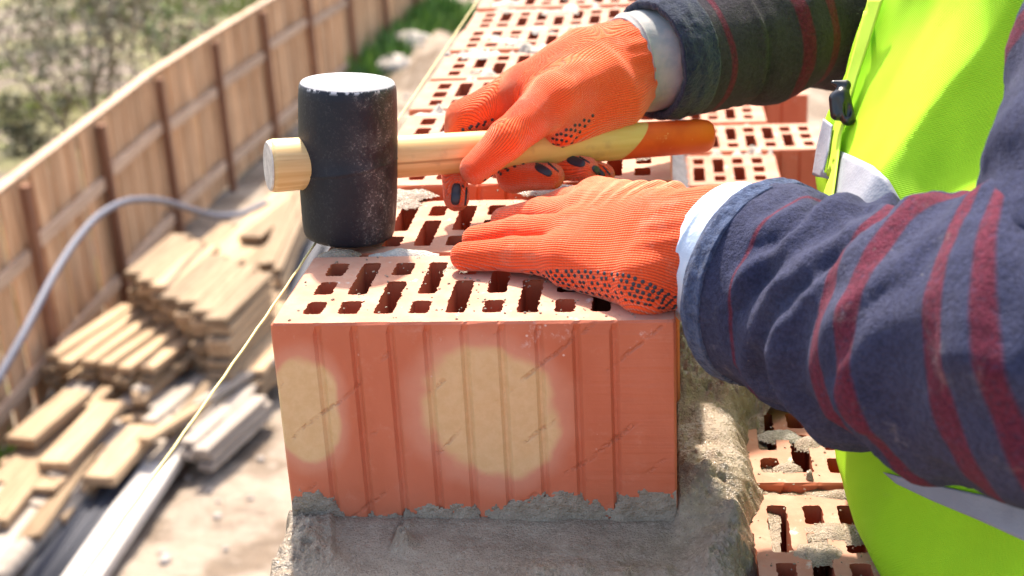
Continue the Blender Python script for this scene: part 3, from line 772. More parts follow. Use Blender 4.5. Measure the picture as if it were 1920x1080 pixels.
# ---- rubber grip dots and fingertip pads
bm = bmesh.new(); bmesh.ops.create_icosphere(bm, subdivisions=2, radius=1); me_dot = from_bm('grip_dot', bm, [M_DOT], True)
def hit(bv, x, y):
    d = Vector(ray(x, y)).normalized(); r = bv.ray_cast(Vector(CAM), d); return r[0], r[1]
def dots(bv, parent, pts, r=.00135):
    for (x, y) in pts:
        p, n = hit(bv, x, y)
        if p is None: continue
        o = link('grip_dot', me_dot, parent); o.location = p; o.scale = (r, r, r*.45)
        o.rotation_euler = n.to_track_quat('Z', 'Y').to_euler()
rr = random.Random(4); P = []
for row in range(5):                        # left glove, along the edge of the palm
    for k in range(24):
        x = 998+k*12.2+row*7+rr.uniform(-2, 2); base = np.interp(x, [990, 1060, 1120, 1180, 1250, 1290], [512, 508, 511, 517, 548, 575])
        y = base+row*11.5*np.interp(x, [1000, 1080, 1180, 1270], [.35, .8, 1.0, .6])+rr.uniform(-1.2, 1.2); P.append((x+rr.uniform(-1.5, 1.5), y))
dots(BVL, gl, P)
P = []
for row in range(7):                        # right glove, ball of the thumb
    for k in range(6-abs(row-2)//2):
        P.append((1112-k*17-row*8+rr.uniform(-1, 1), 216+k*9+row*10.5*np.interp(k, [0, 5], [1, .75])+rr.uniform(-1, 1)))
P += [(1000-k*13, 285+k*7.5) for k in range(8)]+[(1004-k*13, 291+k*7) for k in range(7)]
P += [(884+k*13, 237-k*4.2) for k in range(4)]+[(868+k*13, 243-k*3) for k in range(4)]
P += [(856+k*12, 350+k*-.5) for k in range(3)]+[(968+k*13, 304+(k % 2)*3) for k in range(5)]+[(1031+k*12, 308-k*4) for k in range(4)]
dots(BVR, gr, P)
def pad(bv, parent, cx, cy, ang, a, b, sq=2.6, name='fingertip_pad'):
    n = 15; V = []; F = []; Vb = []
    ca, sa = math.cos(rad(ang)), math.sin(rad(ang))
    rings = [0, .35, .65, .85, 1.0]; V = []; seg = 20
    for r in rings:
        for k in range(seg):
            t = 2*math.pi*k/seg; c, s = math.cos(t), math.sin(t)
            u = a*r*math.copysign(abs(c)**(2/sq), c); v = b*r*math.copysign(abs(s)**(2/sq), s)
            p, nn = hit(bv, cx+u*ca-v*sa, cy+u*sa+v*ca)
            if p is None: p, nn = V[-1] if V else (None, None), Vector((0, 0, 1)); return None
            V.append(p+nn*(.0009 if r < .95 else -.0004))
    for i in range(len(rings)-1):
        for k in range(seg): F.append([i*seg+k, i*seg+(k+1) % seg, (i+1)*seg+(k+1) % seg, (i+1)*seg+k])
    o = link(name, mesh(name, [tuple(v) for v in V], F, M_DOT, True), parent); return o
pad(BVR, gr, 855, 364, 95, 22, 9.5, 3.2); pad(BVR, gr, 1019, 319, 30, 19, 8, 2.6); pad(BVR, gr, 1080, 303, 18, 19, 9, 2.6); pad(BVR, gr, 1122, 322, 42, 16, 7, 2.6)
pad(BVR, gr, 873, 368, 95, 19, 1.3); pad(BVR, gr, 1037, 314, 40, 15, 1.2); pad(BVR, gr, 1096, 300, 30, 13, 1.2); pad(BVR, gr, 1137, 320, 50, 12, 1.1)

# ---- sleeves: lofted cloth tubes with folds
def loft(rings, nu, sub, disp=None, closed=True, u0=0.0, u1=1.0):
    """rings: list of (centre, axis a, axis b) with half lengths built in; catmull-rom between them"""
    C = np.array([r[0] for r in rings], float); A = np.array([r[1] for r in rings], float); B = np.array([r[2] for r in rings], float)
    def cr(Q):
        Q = np.vstack([2*Q[0]-Q[1], Q, 2*Q[-1]-Q[-2]]); out = []
        for i in range(1, len(Q)-2):
            for s in range(sub):
                t = s/sub; out.append(.5*((2*Q[i])+(-Q[i-1]+Q[i+1])*t+(2*Q[i-1]-5*Q[i]+4*Q[i+1]-Q[i+2])*t*t+(-Q[i-1]+3*Q[i]-3*Q[i+1]+Q[i+2])*t**3))
        out.append(Q[-2]); return np.array(out)
    C, A, B = cr(C), cr(A), cr(B); nv = len(C)
    us = np.linspace(u0, u1, nu, endpoint=not closed); th = us*2*math.pi
    S = np.concatenate([[0], np.cumsum(np.linalg.norm(np.diff(C, axis=0), axis=1))])
    ct, st = np.cos(th), np.sin(th)
    P = C[:, None]+A[:, None]*ct[None, :, None]+B[:, None]*st[None, :, None]
    N = P-C[:, None]; N /= np.linalg.norm(N, axis=-1, keepdims=True)
    Uu = np.broadcast_to(us[None], P.shape[:2]); Sv = np.broadcast_to(S[:, None], P.shape[:2])
    if disp is not None: P = P+N*disp(P, Uu, Sv)[..., None]
    idx = np.arange(nv*nu).reshape(nv, nu)
    if closed: j = np.roll(idx, -1, 1)
    else: j = idx[:, 1:]; idx = idx[:, :-1]
    F = np.stack([idx[:-1], j[:-1], j[1:], idx[1:]], -1).reshape(-1, 4)
    return P, F, Uu, Sv
def ring(c, nrm, ra, rb, up=(0, 0, 1)):
    n = np.array(nrm, float); n /= np.linalg.norm(n); up = np.array(up, float); b = up-n*up.dot(n); b /= np.linalg.norm(b); a = np.cross(b, n)
    return (np.array(c), a*ra, b*rb)
def chain(pts, radii, sx=1.0):
    P = np.array(pts); out = []
    for i in range(len(P)):
        t = P[min(i+1, len(P)-1)]-P[max(i-1, 0)]; out.append(ring(P[i], t, radii[i]*sx, radii[i]))
    return out
def cloth(name, base1, base2, stripes, sc=(90, .25), fuzz=0, stripe_col=(.20, .02, .035), warp=.010):
    n = NT(name); v = n.attr('sv'); u = n.attr('su')
    base = n.mix(n.rng(n.noise(14, 4), .3, .7), base1, base2)
    vv = n.math('ADD', v, n.math('MULTIPLY', n.math('SUBTRACT', n.noise(7, 2), .5), warp*2))
    for (c, wd) in stripes:
        m = n.rng(n.math('ABSOLUTE', n.math('SUBTRACT', vv, c)), wd*.5+.0008, wd*.5-.0012); m = n.math('MULTIPLY', m, n.rng(n.noise(300, 2), .25, .5, .55, .95))
        base = n.mix(m, base, stripe_col)
    base = n.mix(n.rng(n.noise(24, 6, .75), .60, .78, 0, .35), base, (.30, .27, .25))
    ff = n.rng(n.noise(330, 4, .8), .38, .62, .72, 1.18); base = n.mix(1.0, base, n.comb(ff, ff, ff), 'MULTIPLY')
    base = n.mix(n.math('MULTIPLY', n.rng(n.noise(240, 3, .8), .68, .74), n.rng(n.noise(18, 4), .50, .65)), base, (.34, .31, .29))
    wv = n.noise(900, 2)
    h = n.math('ADD', wv, n.math('MULTIPLY', n.noise(300, 4, .8), 2.0))
    n.set(color=base, rough=.95, spec=.12, sheen=.06, sheen_rough=.6, normal=n.bump(h, .6, .0022)); n.put(n.b.inputs['Sheen Tint'], (.75, .75, .95)); return n.m
def fuzz_mat(name, c1, c2):
    n = NT(name); base = n.mix(n.rng(n.noise(180, 4, .7), .35, .65), c1, c2)
    n.set(color=base, rough=1, spec=.05, sheen=.2, sheen_rough=.5, normal=n.bump(n.noise(420, 4, .7), 1.0, .003)); return n.m
def shell(name, P, F, U, S, mat, parent=None, thick=.002):
    me = mesh(name, P.reshape(-1, 3), F, mat, True); vattr(me, 'su', U.ravel()); vattr(me, 'sv', S.ravel())
    o = plink(name, me, parent)
    m = o.modifiers.new('s', 'SOLIDIFY'); m.thickness = thick; m.offset = -1
    return o
M_SHIRT = plain('pale_blue_shirt', (.50, .60, .74), (.66, .72, .80), rough=.9, spec=.15, scale=40, bump=(500, .4, .001), sheen=.1)
M_SHIRT2 = plain('pale_grey_shirt', (.26, .27, .27), (.36, .33, .31), rough=.9, spec=.15, scale=70, bump=(500, .4, .001), sheen=.1)
M_FUZZ = fuzz_mat('navy_fleece_lining', (.022, .035, .085), (.07, .10, .19))
M_FUZZD = fuzz_mat('dark_fleece_lining', (.010, .014, .036), (.024, .030, .062))
M_SLL = cloth('navy_striped_fleece', (.024, .028, .064), (.044, .047, .086), [(.034, .003), (.122, .012), (.147, .012), (.187, .009), (.205, .007), (.372, .010), (.400, .010)], stripe_col=(.11, .014, .028), warp=.004)
M_SLR = cloth('dark_striped_fleece', (.022, .016, .026), (.036, .029, .040), [(.030, .006), (.100, .010), (.128, .010), (.255, .012), (.285, .012)], stripe_col=(.10, .010, .026))

DL = .893
if DEBUG: print('DBG', file=__import__('sys').stderr, *(lambda *a: a)('DL', DL, 'RWc', depth(RWc), pix(LC), 'LW', LW))
# left arm
cpl = [atd(1432, 530, DL-.030), atd(1530, 566, DL-.062), atd(1650, 606, DL-.105), atd(1815, 630, DL-.160), atd(1990, 640, DL-.20), atd(2120, 570, DL-.205), atd(2105, 350, DL-.19), atd(2175, 110, DL-.15), atd(2330, -60, DL-.09)]
rl = [.0620, .0635, .0675, .0745, .080, .080, .068, .072, .080]
def disp_l(P, U, S):
    n = fbm(P, 14, 3); n2 = fbm(P, 38, 2)
    a = U*2*math.pi
    w = .0068*np.exp(-((S-.030-.010*np.sin(a+1.0))/.013)**2)*-1.0*(.6+.4*np.sin(a+2))
    f = np.sin((S+.012*np.sin(a*1+.6)+.014*n)*2*math.pi/.062)
    w = w+.0046*f*sstep(.03, .07, S)*(.75+.5*n2)
    w = w+.0035*np.sin((S*1.0+.03*np.sin(2*a+1)+.012*n2)*2*math.pi/.034)*sstep(.25, .05, S)*sstep(.02, .05, S)
    cre = -np.abs(fbm(P*np.array([1.6, 1, .8]), 17, 2))
    return w+.004*n+.0015*n2+.010*(cre+.15)*sstep(.02, .06, S)+.0006*fbm(P, 160, 2)
P, F, U, S = loft(chain(cpl, rl), 220, 22, disp_l)
shell('sleeve', P, F, U, S, M_SLL)
Pc = [cpl[0]+(cpl[0]-cpl[1])*.13, cpl[0], cpl[0]+(cpl[1]-cpl[0])*.22]
P, F, U, S = loft(chain(Pc, [.0630, .0640, .0630]), 160, 14, lambda P, U, S: .0012*fbm(P, 120, 3)+.0006*np.sin(S*2*math.pi/.02)**2)
shell('sleeve_cuff', P, F, U, S, M_FUZZ, thick=.006)
P, F, U, S = loft(chain([atd(1334, 470, DL-.004), atd(1364, 484, DL-.012), atd(1460, 535, DL-.035)], [.0450, .0478, .050]), 160, 16, lambda P, U, S: .0012*fbm(P, 60, 3)+.0012*np.exp(-((S-.006)/.0012)**2))
shell('shirt_cuff', P, F, U, S, M_SHIRT, thick=.002)
# right arm
DR = depth(RWc)
cpr = [atd(1243, 108, DR+.012), atd(1330, 90, DR+.035), atd(1450, 58, DR+.065), atd(1580, 15, DR+.10), atd(1730, -60, DR+.13), atd(1850, -150, DR+.14), atd(1900, -300, DR+.12)]
rrx = [.0470, .0500, .0555, .0640, .074, .082, .088]
def disp_r(P, U, S):
    n = fbm(P, 14, 3); n2 = fbm(P, 38, 2); a = U*2*math.pi
    cre = -np.abs(fbm(P*np.array([1.6, 1, .8]), 19, 2))
    return .008*(cre+.15)*sstep(.06, .1, S)+.0045*np.sin((S+.02*np.sin(a+2)+.012*n)*2*math.pi/.075)*sstep(.05, .1, S)+.004*n+.0015*n2+.0022*np.exp(-((S-.062)/.003)**2)-.0035*np.exp(-((S-.068)/.004)**2)
P, F, U, S = loft(chain(cpr, rrx), 200, 20, disp_r)
shell('sleeve', P, F, U, S, M_SLR)['label'] = 'dark olive sleeve with dull red stripes'
Pc = [cpr[0]+(cpr[0]-cpr[1])*.30, cpr[0], cpr[0]+(cpr[1]-cpr[0])*.35]
P, F, U, S = loft(chain(Pc, [.0462, .0490, .0490]), 160, 14, lambda P, U, S: .0014*fbm(P, 130, 3)+.0006*np.sin(S*2*math.pi/.024)**2)
shell('sleeve_cuff', P, F, U, S, M_FUZZD, thick=.006)
P, F, U, S = loft(chain([atd(1170, 122, DR+.006), atd(1195, 116, DR+.012), atd(1270, 105, DR+.02)], [.0372, .0395, .0400]), 160, 16, lambda P, U, S: .0010*fbm(P, 60, 3)+.0012*np.exp(-((S-.006)/.0012)**2))
shell('shirt_cuff', P, F, U, S, M_SHIRT2, thick=.002)

# safety vest over the torso, defined by its left-hand outline
sil = [(1760, -600, 1.02, .10, .19), (1700, -320, 1.04, .115, .205), (1640, -120, 1.06, .125, .21), (1612, 0, 1.06, .13, .21), (1578, 130, 1.05, .135, .21), (1548, 260, 1.03, .14, .21), (1530, 385, 1.01, .14, .21), (1545, 560, .99, .14, .21), (1572, 740, .965, .135, .20), (1602, 870, .945, .13, .195), (1665, 1000, .92, .125, .19), (1715, 1090, .90, .12, .185)]
rings = []
for (x, y, dd, a, b) in sil:
    S0 = atd(x, y, dd); d = ray(x, y)[:2]; n = np.array([-d[1], d[0]]); n /= np.linalg.norm(n); h = math.sqrt((a*n[0])**2+(b*n[1])**2)
    c = S0[:2]-np.array([a*a*n[0], b*b*n[1]])/h; rings.append((np.array([c[0], c[1], S0[2]]), np.array([a, 0, 0]), np.array([0, b, 0])))
rings = rings[::-1]
if DEBUG: print('DBG', file=__import__('sys').stderr, *(lambda *a: a)('rings', [(np.round(r[0], 3), r[1][0]) for r in rings]))
def disp_v(P, U, S):
    n = fbm(P*np.array([1, 1, .35]), 11, 3); n2 = fbm(P*np.array([1, 1, .5]), 30, 2); r = -np.abs(fbm(P*np.array([1.2, 1.2, .4]), 7, 2, off=4.0)); return .010*n+.003*n2+.028*(r+.15)
P, F, U, S = loft(rings, 260, 10, disp_v)
M_VEST = NT('fluorescent_vest'); _x, _y, _z = M_VEST.sep(M_VEST.coord())
_wv = M_VEST.math('MULTIPLY', M_VEST.math('SINE', M_VEST.math('MULTIPLY', _y, 3600)), M_VEST.math('SINE', M_VEST.math('MULTIPLY', _z, 3600)))
M_VEST.set(color=M_VEST.mix(M_VEST.rng(M_VEST.noise(40, 6, .75), .62, .8, 0, .35), M_VEST.mix(M_VEST.rng(M_VEST.noise(6, 4), .35, .65), (.32, .64, .016), (.40, .74, .02)), (.34, .36, .10)), rough=.75, spec=.25, normal=M_VEST.bump(M_VEST.math('ADD', _wv, M_VEST.math('MULTIPLY', M_VEST.noise(45, 4), 3.0)), .35, .0008)); M_VEST = M_VEST.m
BVV = BVHTree.FromPolygons([Vector(v) for v in P.reshape(-1, 3)], F.tolist())
vest = shell('safety_vest', P, F, U, S, M_VEST, thick=.002)
M_REFL = NT('reflective_tape'); M_REFL.set(color=M_REFL.mix(M_REFL.rng(M_REFL.noise(30, 4), .3, .7), (.24, .25, .29), (.31, .32, .36)), rough=.6, metal=.1, spec=.5, normal=M_REFL.bump(M_REFL.voro(500), .3, .0005)); M_REFL = M_REFL.m
def drape(name, top, bot, mat, off=.0022, nu=60, nv=10, parent=vest):
    top = np.array(top, float); bot = np.array(bot, float)
    def res(Q):
        s = np.r_[0, np.cumsum(np.linalg.norm(np.diff(Q, axis=0), axis=1))]; t = np.linspace(0, s[-1], nu); return np.stack([np.interp(t, s, Q[:, 0]), np.interp(t, s, Q[:, 1])], -1)
    A, B = res(top), res(bot); V = []; last = None; okm = []
    for i in range(nu):
        for j in range(nv):
            q = A[i]+(B[i]-A[i])*j/(nv-1); r = BVV.ray_cast(Vector(CAM), Vector(ray(*q)).normalized())
            if r[0] is None: V.append(last if last else Vector((0, 0, 0))); okm.append(False)
            else:
                nn = r[1] if r[1].dot(Vector(VIEW)) > 0 else -r[1]; last = r[0]+nn*off; V.append(last); okm.append(True)
    F = [[i*nv+j, (i+1)*nv+j, (i+1)*nv+j+1, i*nv+j+1] for i in range(nu-1) for j in range(nv-1)]
    F = [f for f in F if all(okm[k] for k in f)]
    me = mesh(name, [tuple(v) for v in V], F, mat, True); o = link(name, me, parent)
    m = o.modifiers.new('s', 'SOLIDIFY'); m.thickness = .0012; m.offset = 1; return o
M_BIND = plain('vest_binding', (.45, .68, .05), rough=.7, bump=(900, .2, .0006))
drape('reflective_strip', [(1577, 283), (1605, 296), (1640, 312), (1668, 338), (1692, 380), (1715, 440)], [(1562, 400), (1580, 420), (1600, 430), (1640, 440), (1670, 450), (1690, 470)], M_REFL)
drape('reflective_strip', [(1661, 886), (1740, 905), (1830, 925), (1930, 948), (2100, 985)], [(1684, 906), (1750, 938), (1830, 972), (1930, 1018), (2100, 1090)], M_REFL)
drape('front_panel', [(1640, 0), (1603, 130), (1574, 250), (1556, 385)], [(1668, 0), (1619, 150), (1590, 260), (1573, 385)], M_BIND, .0045, 60, 8)
drape('reflective_strip', [(1561, 226), (1550, 275), (1543, 330)], [(1578, 240), (1572, 290), (1560, 338)], M_REFL, .0068, 20, 8)
# black cord toggle on the front edge
M_TOG = NT('black_plastic').set(color=(.012, .013, .018), rough=.28, spec=.5).m
_r0 = BVV.ray_cast(Vector(CAM), Vector(ray(1592, 195)).normalized())
tq = np.array(_r0[0]) if _r0[0] is not None else atd(1580, 195, .99)
td = depth(tq)-.012; tp = lambda x, y, e=0: atd(x, y, td+e)
def tog(P):
    a = cap(P, tp(1568, 185), tp(1570, 213), .0052, .0050); b = cap(P, tp(1578, 180, -.002), tp(1590, 222, -.002), .0058, .0052)
    d = smin(a, b, .002); d = smin(d, cap(P, tp(1562, 155), tp(1585, 160), .0016, .0040), .004); d = np.maximum(d, -ell(P, tp(1590, 200, -.008), (.003, .003, .008)))
    return d
c0 = tp(1576, 190); V, F = surface_nets(tog, c0-.028, c0+.028, .0008)
plink('cord_toggle', mesh('cord_toggle', V, F, M_TOG, True))

# torso inside the vest, neck, head and legs (outside the picture)
r9 = [np.array(r[0]) for r in rings]
sh = r9[-1]; lo_ = r9[0]; SR = np.array(cpr[-1]); SL = np.array(cpl[-1])
hip = lo_+np.array([.05, .0, -.10]); neck = (SR+SL)/2+np.array([-.0, 0, .10]); head = neck+np.array([-.05, 0, .17])
def body(P):
    d = ell(P, (r9[4]+r9[2])/2+[.03, 0, -.03], (.075, .12, .18)); d = smin(d, ell(P, (sh+r9[7])/2+[.03, 0, 0], (.065, .10, .15)), .06)
    for s, A in ((1, SR), (-1, SL)): d = smin(d, cap(P, sh+[.04, 0, .02], A+[.03, 0, .0], .05, .040), .04)
    for Q, r in ((cpr, .036), (cpl, .042)):
        for i in range(len(Q)-1): d = smin(d, cap(P, Q[i], Q[i+1], r if i else r*.75, r), .012)
    d = smin(d, cap(P, RWc, cpr[0], .020, .026), .01); d = smin(d, cap(P, LW, cpl[0], .018, .028), .01)
    d = smin(d, cap(P, sh, neck+[0, 0, .03], .09, .055), .05); d = smin(d, cap(P, neck, head, .055, .055), .03)
    d = smin(d, ell(P, head+[-.01, 0, .02], (.092, .075, .112)), .03); d = smin(d, ell(P, head+[-.05, 0, -.05], (.045, .045, .05)), .03)
    d = smin(d, ell(P, head+[-.105, 0, .005], (.018, .013, .024)), .015)
    for s in (1, -1):
        d = smin(d, ell(P, head+[0, s*.077, .0], (.018, .009, .030)), .008)
        d = np.maximum(d, -ell(P, head+[-.103, s*.032, .028], (.014, .017, .011))); d = np.minimum(d, ell(P, head+[-.088, s*.032, .028], (.013, .013, .012)))
        kn = hip+[-.01, s*.10, -.42]; ft = np.array([hip[0]+.0, hip[1]+s*.11, -1.02+.06])
        d = smin(d, cap(P, hip+[0, s*.08, 0], kn, .085, .058), .05); d = smin(d, cap(P, kn, ft, .055, .040), .02)
    return d
M_SKIN = NT('skin').set(color=(.55, .30, .20), rough=.5).m
V, F = surface_nets(body, (.15, -.30, -1.02), (.90, .75, head[2]+.17), .011)
plink('body', mesh('body', V, F, M_SKIN, True))
def hair(P):
    d = ell(P, head+[.008, 0, .035], (.098, .083, .112)); return np.maximum(d, -((P-head) @ np.array([.75, 0, .66])-.015))
V, F = surface_nets(hair, head-.15, head+.18, .006)
plink('hair', mesh('hair', V, F, plain('dark_hair', (.03, .02, .015), rough=.6), True))
def trou(P):
    d = ell(P, hip+[0, 0, .06], (.135, .175, .17))
    for s in (1, -1):
        kn = hip+[-.01, s*.10, -.42]; ft = np.array([hip[0]+.0, hip[1]+s*.11, -1.02+.12])
        d = smin(d, cap(P, hip+[0, s*.085, 0], kn, .105, .080), .04); d = smin(d, cap(P, kn, ft, .080, .070), .03)
    return d+.004*fbm(P, 14, 2)
V, F = surface_nets(trou, (.25, -.30, -1.02), (.90, .75, hip[2]+.26), .010)
plink('trousers', mesh('trousers', V, F, plain('dark_trousers', (.03, .035, .05), rough=.9), True))
for s in (1, -1):
    ft = np.array([hip[0], hip[1]+s*.11, -1.05])
    def boot(P):
        d = smin(cap(P, ft+[.02, 0, .06], ft+[.0, 0, .20], .052, .056), cap(P, ft+[.03, 0, .045], ft+[-.13, 0, .038], .046, .040), .02); return np.maximum(d, -(P[..., 2]+1.05))
    V, F = surface_nets(boot, ft+[-.22, -.1, -.03], ft+[.12, .1, .28], .007)
    plink('boot', mesh('boot', V, F, plain('boot_leather', (.06, .04, .025), rough=.6), True))
# scaffold under the worker, right of the wall and below the frame
sc_ = empty('scaffold', (.75, .2, -3)); tag(sc_, 'plank scaffold the worker stands on behind the wall', 'scaffold')
for i in range(3):
    bm = bmesh.new(); bx(bm, -.29+i*.21, -.09+i*.21, -.75, .45, 1.90, 1.948, bevel=.003); link('plank', from_bm('plank', bm, [M_BOARDG]), sc_)
for (x, y) in ((-.26, -.65), (-.26, .35), (.30, -.65), (.30, .35)):
    V, F = tube([(x, y, 0), (x, y, 1.9)], .024, 10); link('leg', mesh('leg', V, F, NT('scaffold_steel').set(color=(.3, .3, .32), rough=.5, metal=.6).m, True), sc_)
# ------------------------------------------------------------------ ground
GZ = -3.0
def warp(n, a, b, c):   # dense near c
    t = np.linspace(-1, 1, n); return np.where(t < 0, c-(c-a)*np.abs(t)**2.4, c+(b-c)*np.abs(t)**2.4)
gx = warp(520, -150, 150, -2.3); gy = warp(560, -60, 330, 7.5); X, Y = np.meshgrid(gx, gy)
def gh(X, Y):
    P = xyz(X, Y, 0); yard = sstep(-3.6, -3.1, X)
    z = GZ+.05*fbm(P, .8, 3)+.05*fbm(P, 4.0, 4)*yard+.06*fbm(P, 2.2, 3)*(1-yard)
    z += .35*np.exp(-(((X+2.05)/.5)**2+((Y-14.2)/.8)**2))*(1+.6*fbm(P, 4, 3))
    return np.where((X > -.4) & (X < 1.5) & (Y < 2.6), np.minimum(z, GZ), z)
Z = gh(X, Y); idx = np.arange(X.size).reshape(X.shape)
F = np.stack([idx[:-1, :-1], idx[:-1, 1:], idx[1:, 1:], idx[1:, :-1]], -1).reshape(-1, 4)
def m_ground():
    n = NT('ground_soil'); x, y, z = n.sep(n.coord()); c = n.coord()
    sand = n.mix(n.rng(n.noise(2.4, 6, .6), .42, .60), (.34, .275, .215), (.20, .15, .11))
    sand = n.mix(n.rng(n.noise(9, 5, .7), .55, .70, 0, .6), sand, (.41, .35, .29))
    gar = n.mix(n.rng(n.noise(.55, 5, .6, vec=n.coord(scale=(1, 1.6, 1))), .46, .54), (.165, .13, .108), (.18, .165, .085))
    gar = n.mix(n.rng(n.noise(3.0, 5, .7), .50, .66), gar, (.17, .18, .07)); gar = n.mix(n.rng(n.noise(6, 5, .7), .60, .72), gar, (.50, .44, .40))
    xx = n.math('ADD', x, n.math('MULTIPLY', n.math('SUBTRACT', n.noise(1.2, 4), .5), .8))
    left = n.rng(xx, -3.25, -3.55); base = n.mix(left, sand, gar)
    far = n.rng(y, 21, 26); base = n.mix(n.math('MULTIPLY', far, .0), base, (.40, .42, .46))
    n.set(color=base, rough=.95, spec=.15, normal=n.bump(n.noise(14, 6, .7), .9, .05)); return n.m
ground = link('ground', mesh('ground', np.stack([X, Y, Z], -1).reshape(-1, 3), F, m_ground(), True)); tag(ground, kind='structure')
# paved lane crossing behind
V = [(-3.2, 20.6, GZ+.09), (8, 20.6, GZ+.09), (8, 24.5, GZ+.09), (-3.2, 24.5, GZ+.09), (-3.2, 20.6, GZ-.1), (8, 20.6, GZ-.1), (8, 24.5, GZ-.1), (-3.2, 24.5, GZ-.1)]
tag(link('lane', mesh('lane', V, [[0, 1, 2, 3], [4, 5, 1, 0], [7, 3, 2, 6], [4, 0, 3, 7], [5, 6, 2, 1]], plain('lane_asphalt', (.22, .225, .24), (.30, .30, .31), scale=4))), kind='structure')

# ------------------------------------------------------------------ board fence
fence = empty('board_fence', (-3.25, 9, GZ)); tag(fence, 'long fence of raw vertical boards with brown posts along the left side of the yard', 'fence')
FX = lambda y: float(np.interp(y, [3, 5.4, 9, 12, 15, 17], [-3.10, -3.19, -3.33, -3.20, -2.93, -2.72]))
TOPS = float(np.interp(0, [0], [1])); 
def ftop(y): return float(np.interp(y, [3, 17], [1.20, 1.25]))
me_cache = {}
def flink(name, me, x, y, z, rz=0, sc=(1, 1, 1)):
    o = link(name, me, fence, (x+3.25, y-9, z)); o.rotation_euler = (0, 0, rz); o.scale = sc; return o
rf = random.Random(2)
def boxmesh(name, x, y, z, mat, bev=.004):
    bm = bmesh.new(); bx(bm, -x/2, x/2, -y/2, y/2, 0, z, bevel=bev); return from_bm(name, bm, [mat])
fb = [boxmesh('board', .022, .138, 1.28, M_FENCE), boxmesh('board', .022, .120, 1.28, M_FENCE)]
y = 3.2
while y < 17.2:
    wdt = .142 if rf.random() < .6 else .124; x = FX(y); ang = math.atan2(-(FX(y+.1)-FX(y-.1)), .2)
    flink('board', fb[0] if wdt > .13 else fb[1], x+rf.uniform(-.012, .012), y, .02, ang+rf.uniform(-.03, .03), (1, 1, (ftop(y)+rf.uniform(-.03, .03))/1.28)); y += wdt*math.cos(ang)+rf.choice((.006, .012, .022))
posts = [3.55, 4.85, 6.2, 7.45, 8.7, 9.95, 11.2, 12.5, 13.8, 15.1, 16.4]
mp = boxmesh('post', .055, .052, 1.22, M_POST)
for p in posts: flink('post', mp, FX(p)+.062, p, 0)
def rail(y0, y1, h, w_, t, name='rail'):
    x0, x1 = FX(y0), FX(y1); L = math.hypot(x1-x0, y1-y0); bm = bmesh.new(); bx(bm, -L/2, L/2, -t/2, t/2, -w_/2, w_/2, bevel=.004)
    o = flink(name, from_bm(name, bm, [M_RAIL]), (x0+x1)/2+.035, (y0+y1)/2, h, math.atan2(y1-y0, x1-x0)); return o
for i in range(len(posts)-1):
    a, b = posts[i]+.045, posts[i+1]-.045
    rail(a, b, .86+rf.uniform(-.03, .03), .075, .035); rail(a, b, .22+rf.uniform(-.02, .02), .075, .035); 
    o = rail(posts[i], posts[i+1]-.004, 1.262, .018, .07, 'cap_board'); o.location.x -= .03

# ------------------------------------------------------------------ boards stacked in the yard
mb_cache = {}
def board_mesh(L, W, T, mat):
    k = (round(L, 2), round(W, 3), round(T, 3), mat.name)
    if k not in mb_cache: mb_cache[k] = boxmesh('board', k[0], k[1], k[2], mat, .004)
    return mb_cache[k]
def stack(name, label, cornerA, along, across, n, layers, T, mat, jit=.02, cat='boards', gap=.036, z0=None, top=None, seed=1, group=None):
    """cornerA: corner of the top face; along, across: vectors in plan; built down to the ground"""
    r = random.Random(seed); A = np.array(cornerA); al = np.array(along); ac = np.array(across); L = np.linalg.norm(al); W = np.linalg.norm(ac)/n
    zt = A[2]; A2 = A[:2]; base = A2+al/2+ac/2; root = empty(name, (base[0], base[1], zt-layers*T)); tag(root, label, cat, group); ang = math.atan2(al[1], al[0])
    for l in range(layers):
        z = -(l+1)*T+layers*T
        for i in range(n):
            if l > 0 and r.random() < .05: continue
            p = ac*((i+.5)/n-.5)+al/L*r.uniform(-jit, jit)*(1.6 if l else 1.2); o = link('board', board_mesh(L, W-gap, T-.014, mat), root)
            o.location = (p[0], p[1], z); o.rotation_euler = (r.uniform(-.06, .06) if l == 0 else 0, 0, ang+r.uniform(-.02, .02))
    return root
def quad(px4, z):
    return [atz(x, y, z)[:2] for x, y in px4]
def qstack(name, label, pl, pt, pr_, z, n, layers, T, mat, **k):
    """pl: left corner, pt: far corner along the boards, pr_: near corner across"""
    a, b, c = atz(*pl, z), atz(*pt, z), atz(*pr_, z)
    return stack(name, label, a, (b-a)[:2], (c-a)[:2], n, layers, T, mat, **k)
qstack('board_stack', 'tall stack of fresh sawn boards nearest the fence, its layers stepped at the end', (243, 497), (333, 425), (412, 606), -2.42, 7, 8, .058, M_BOARD, seed=1, jit=.035)
qstack('board_stack', 'low stack of fresh boards below the hose, left of the tall board stack', (72, 662), (215, 568), (285, 690), -2.66, 6, 4, .058, M_BOARD, seed=2, jit=.03)
qstack('board_stack', 'bright long boards lying behind the tall stack beside the mallet', (395, 470), (520, 345), (480, 520), -2.72, 5, 4, .05, M_BOARD, seed=3, jit=.08)
qstack('board_stack', 'pale boards leaning out from behind the mallet head towards the tall stack', (488, 480), (545, 350), (530, 500), -2.62, 3, 3, .05, M_BOARD, seed=31, jit=.05)
qstack('board_stack', 'greyish boards fanned out on the sand below the tall stack', (272, 772), (385, 680), (395, 838), -2.80, 5, 3, .05, M_BOARDG, seed=4, jit=.05)
qstack('board_stack', 'narrow pale boards on end of the pile next to the orange block', (425, 600), (500, 515), (478, 700), -2.74, 5, 3, .05, M_BOARD, seed=5, jit=.05)
qstack('board_stack', 'boards lying under the low stack of boards', (215, 720), (330, 620), (290, 780), -2.82, 4, 3, .05, M_BOARDG, seed=15, jit=.06)
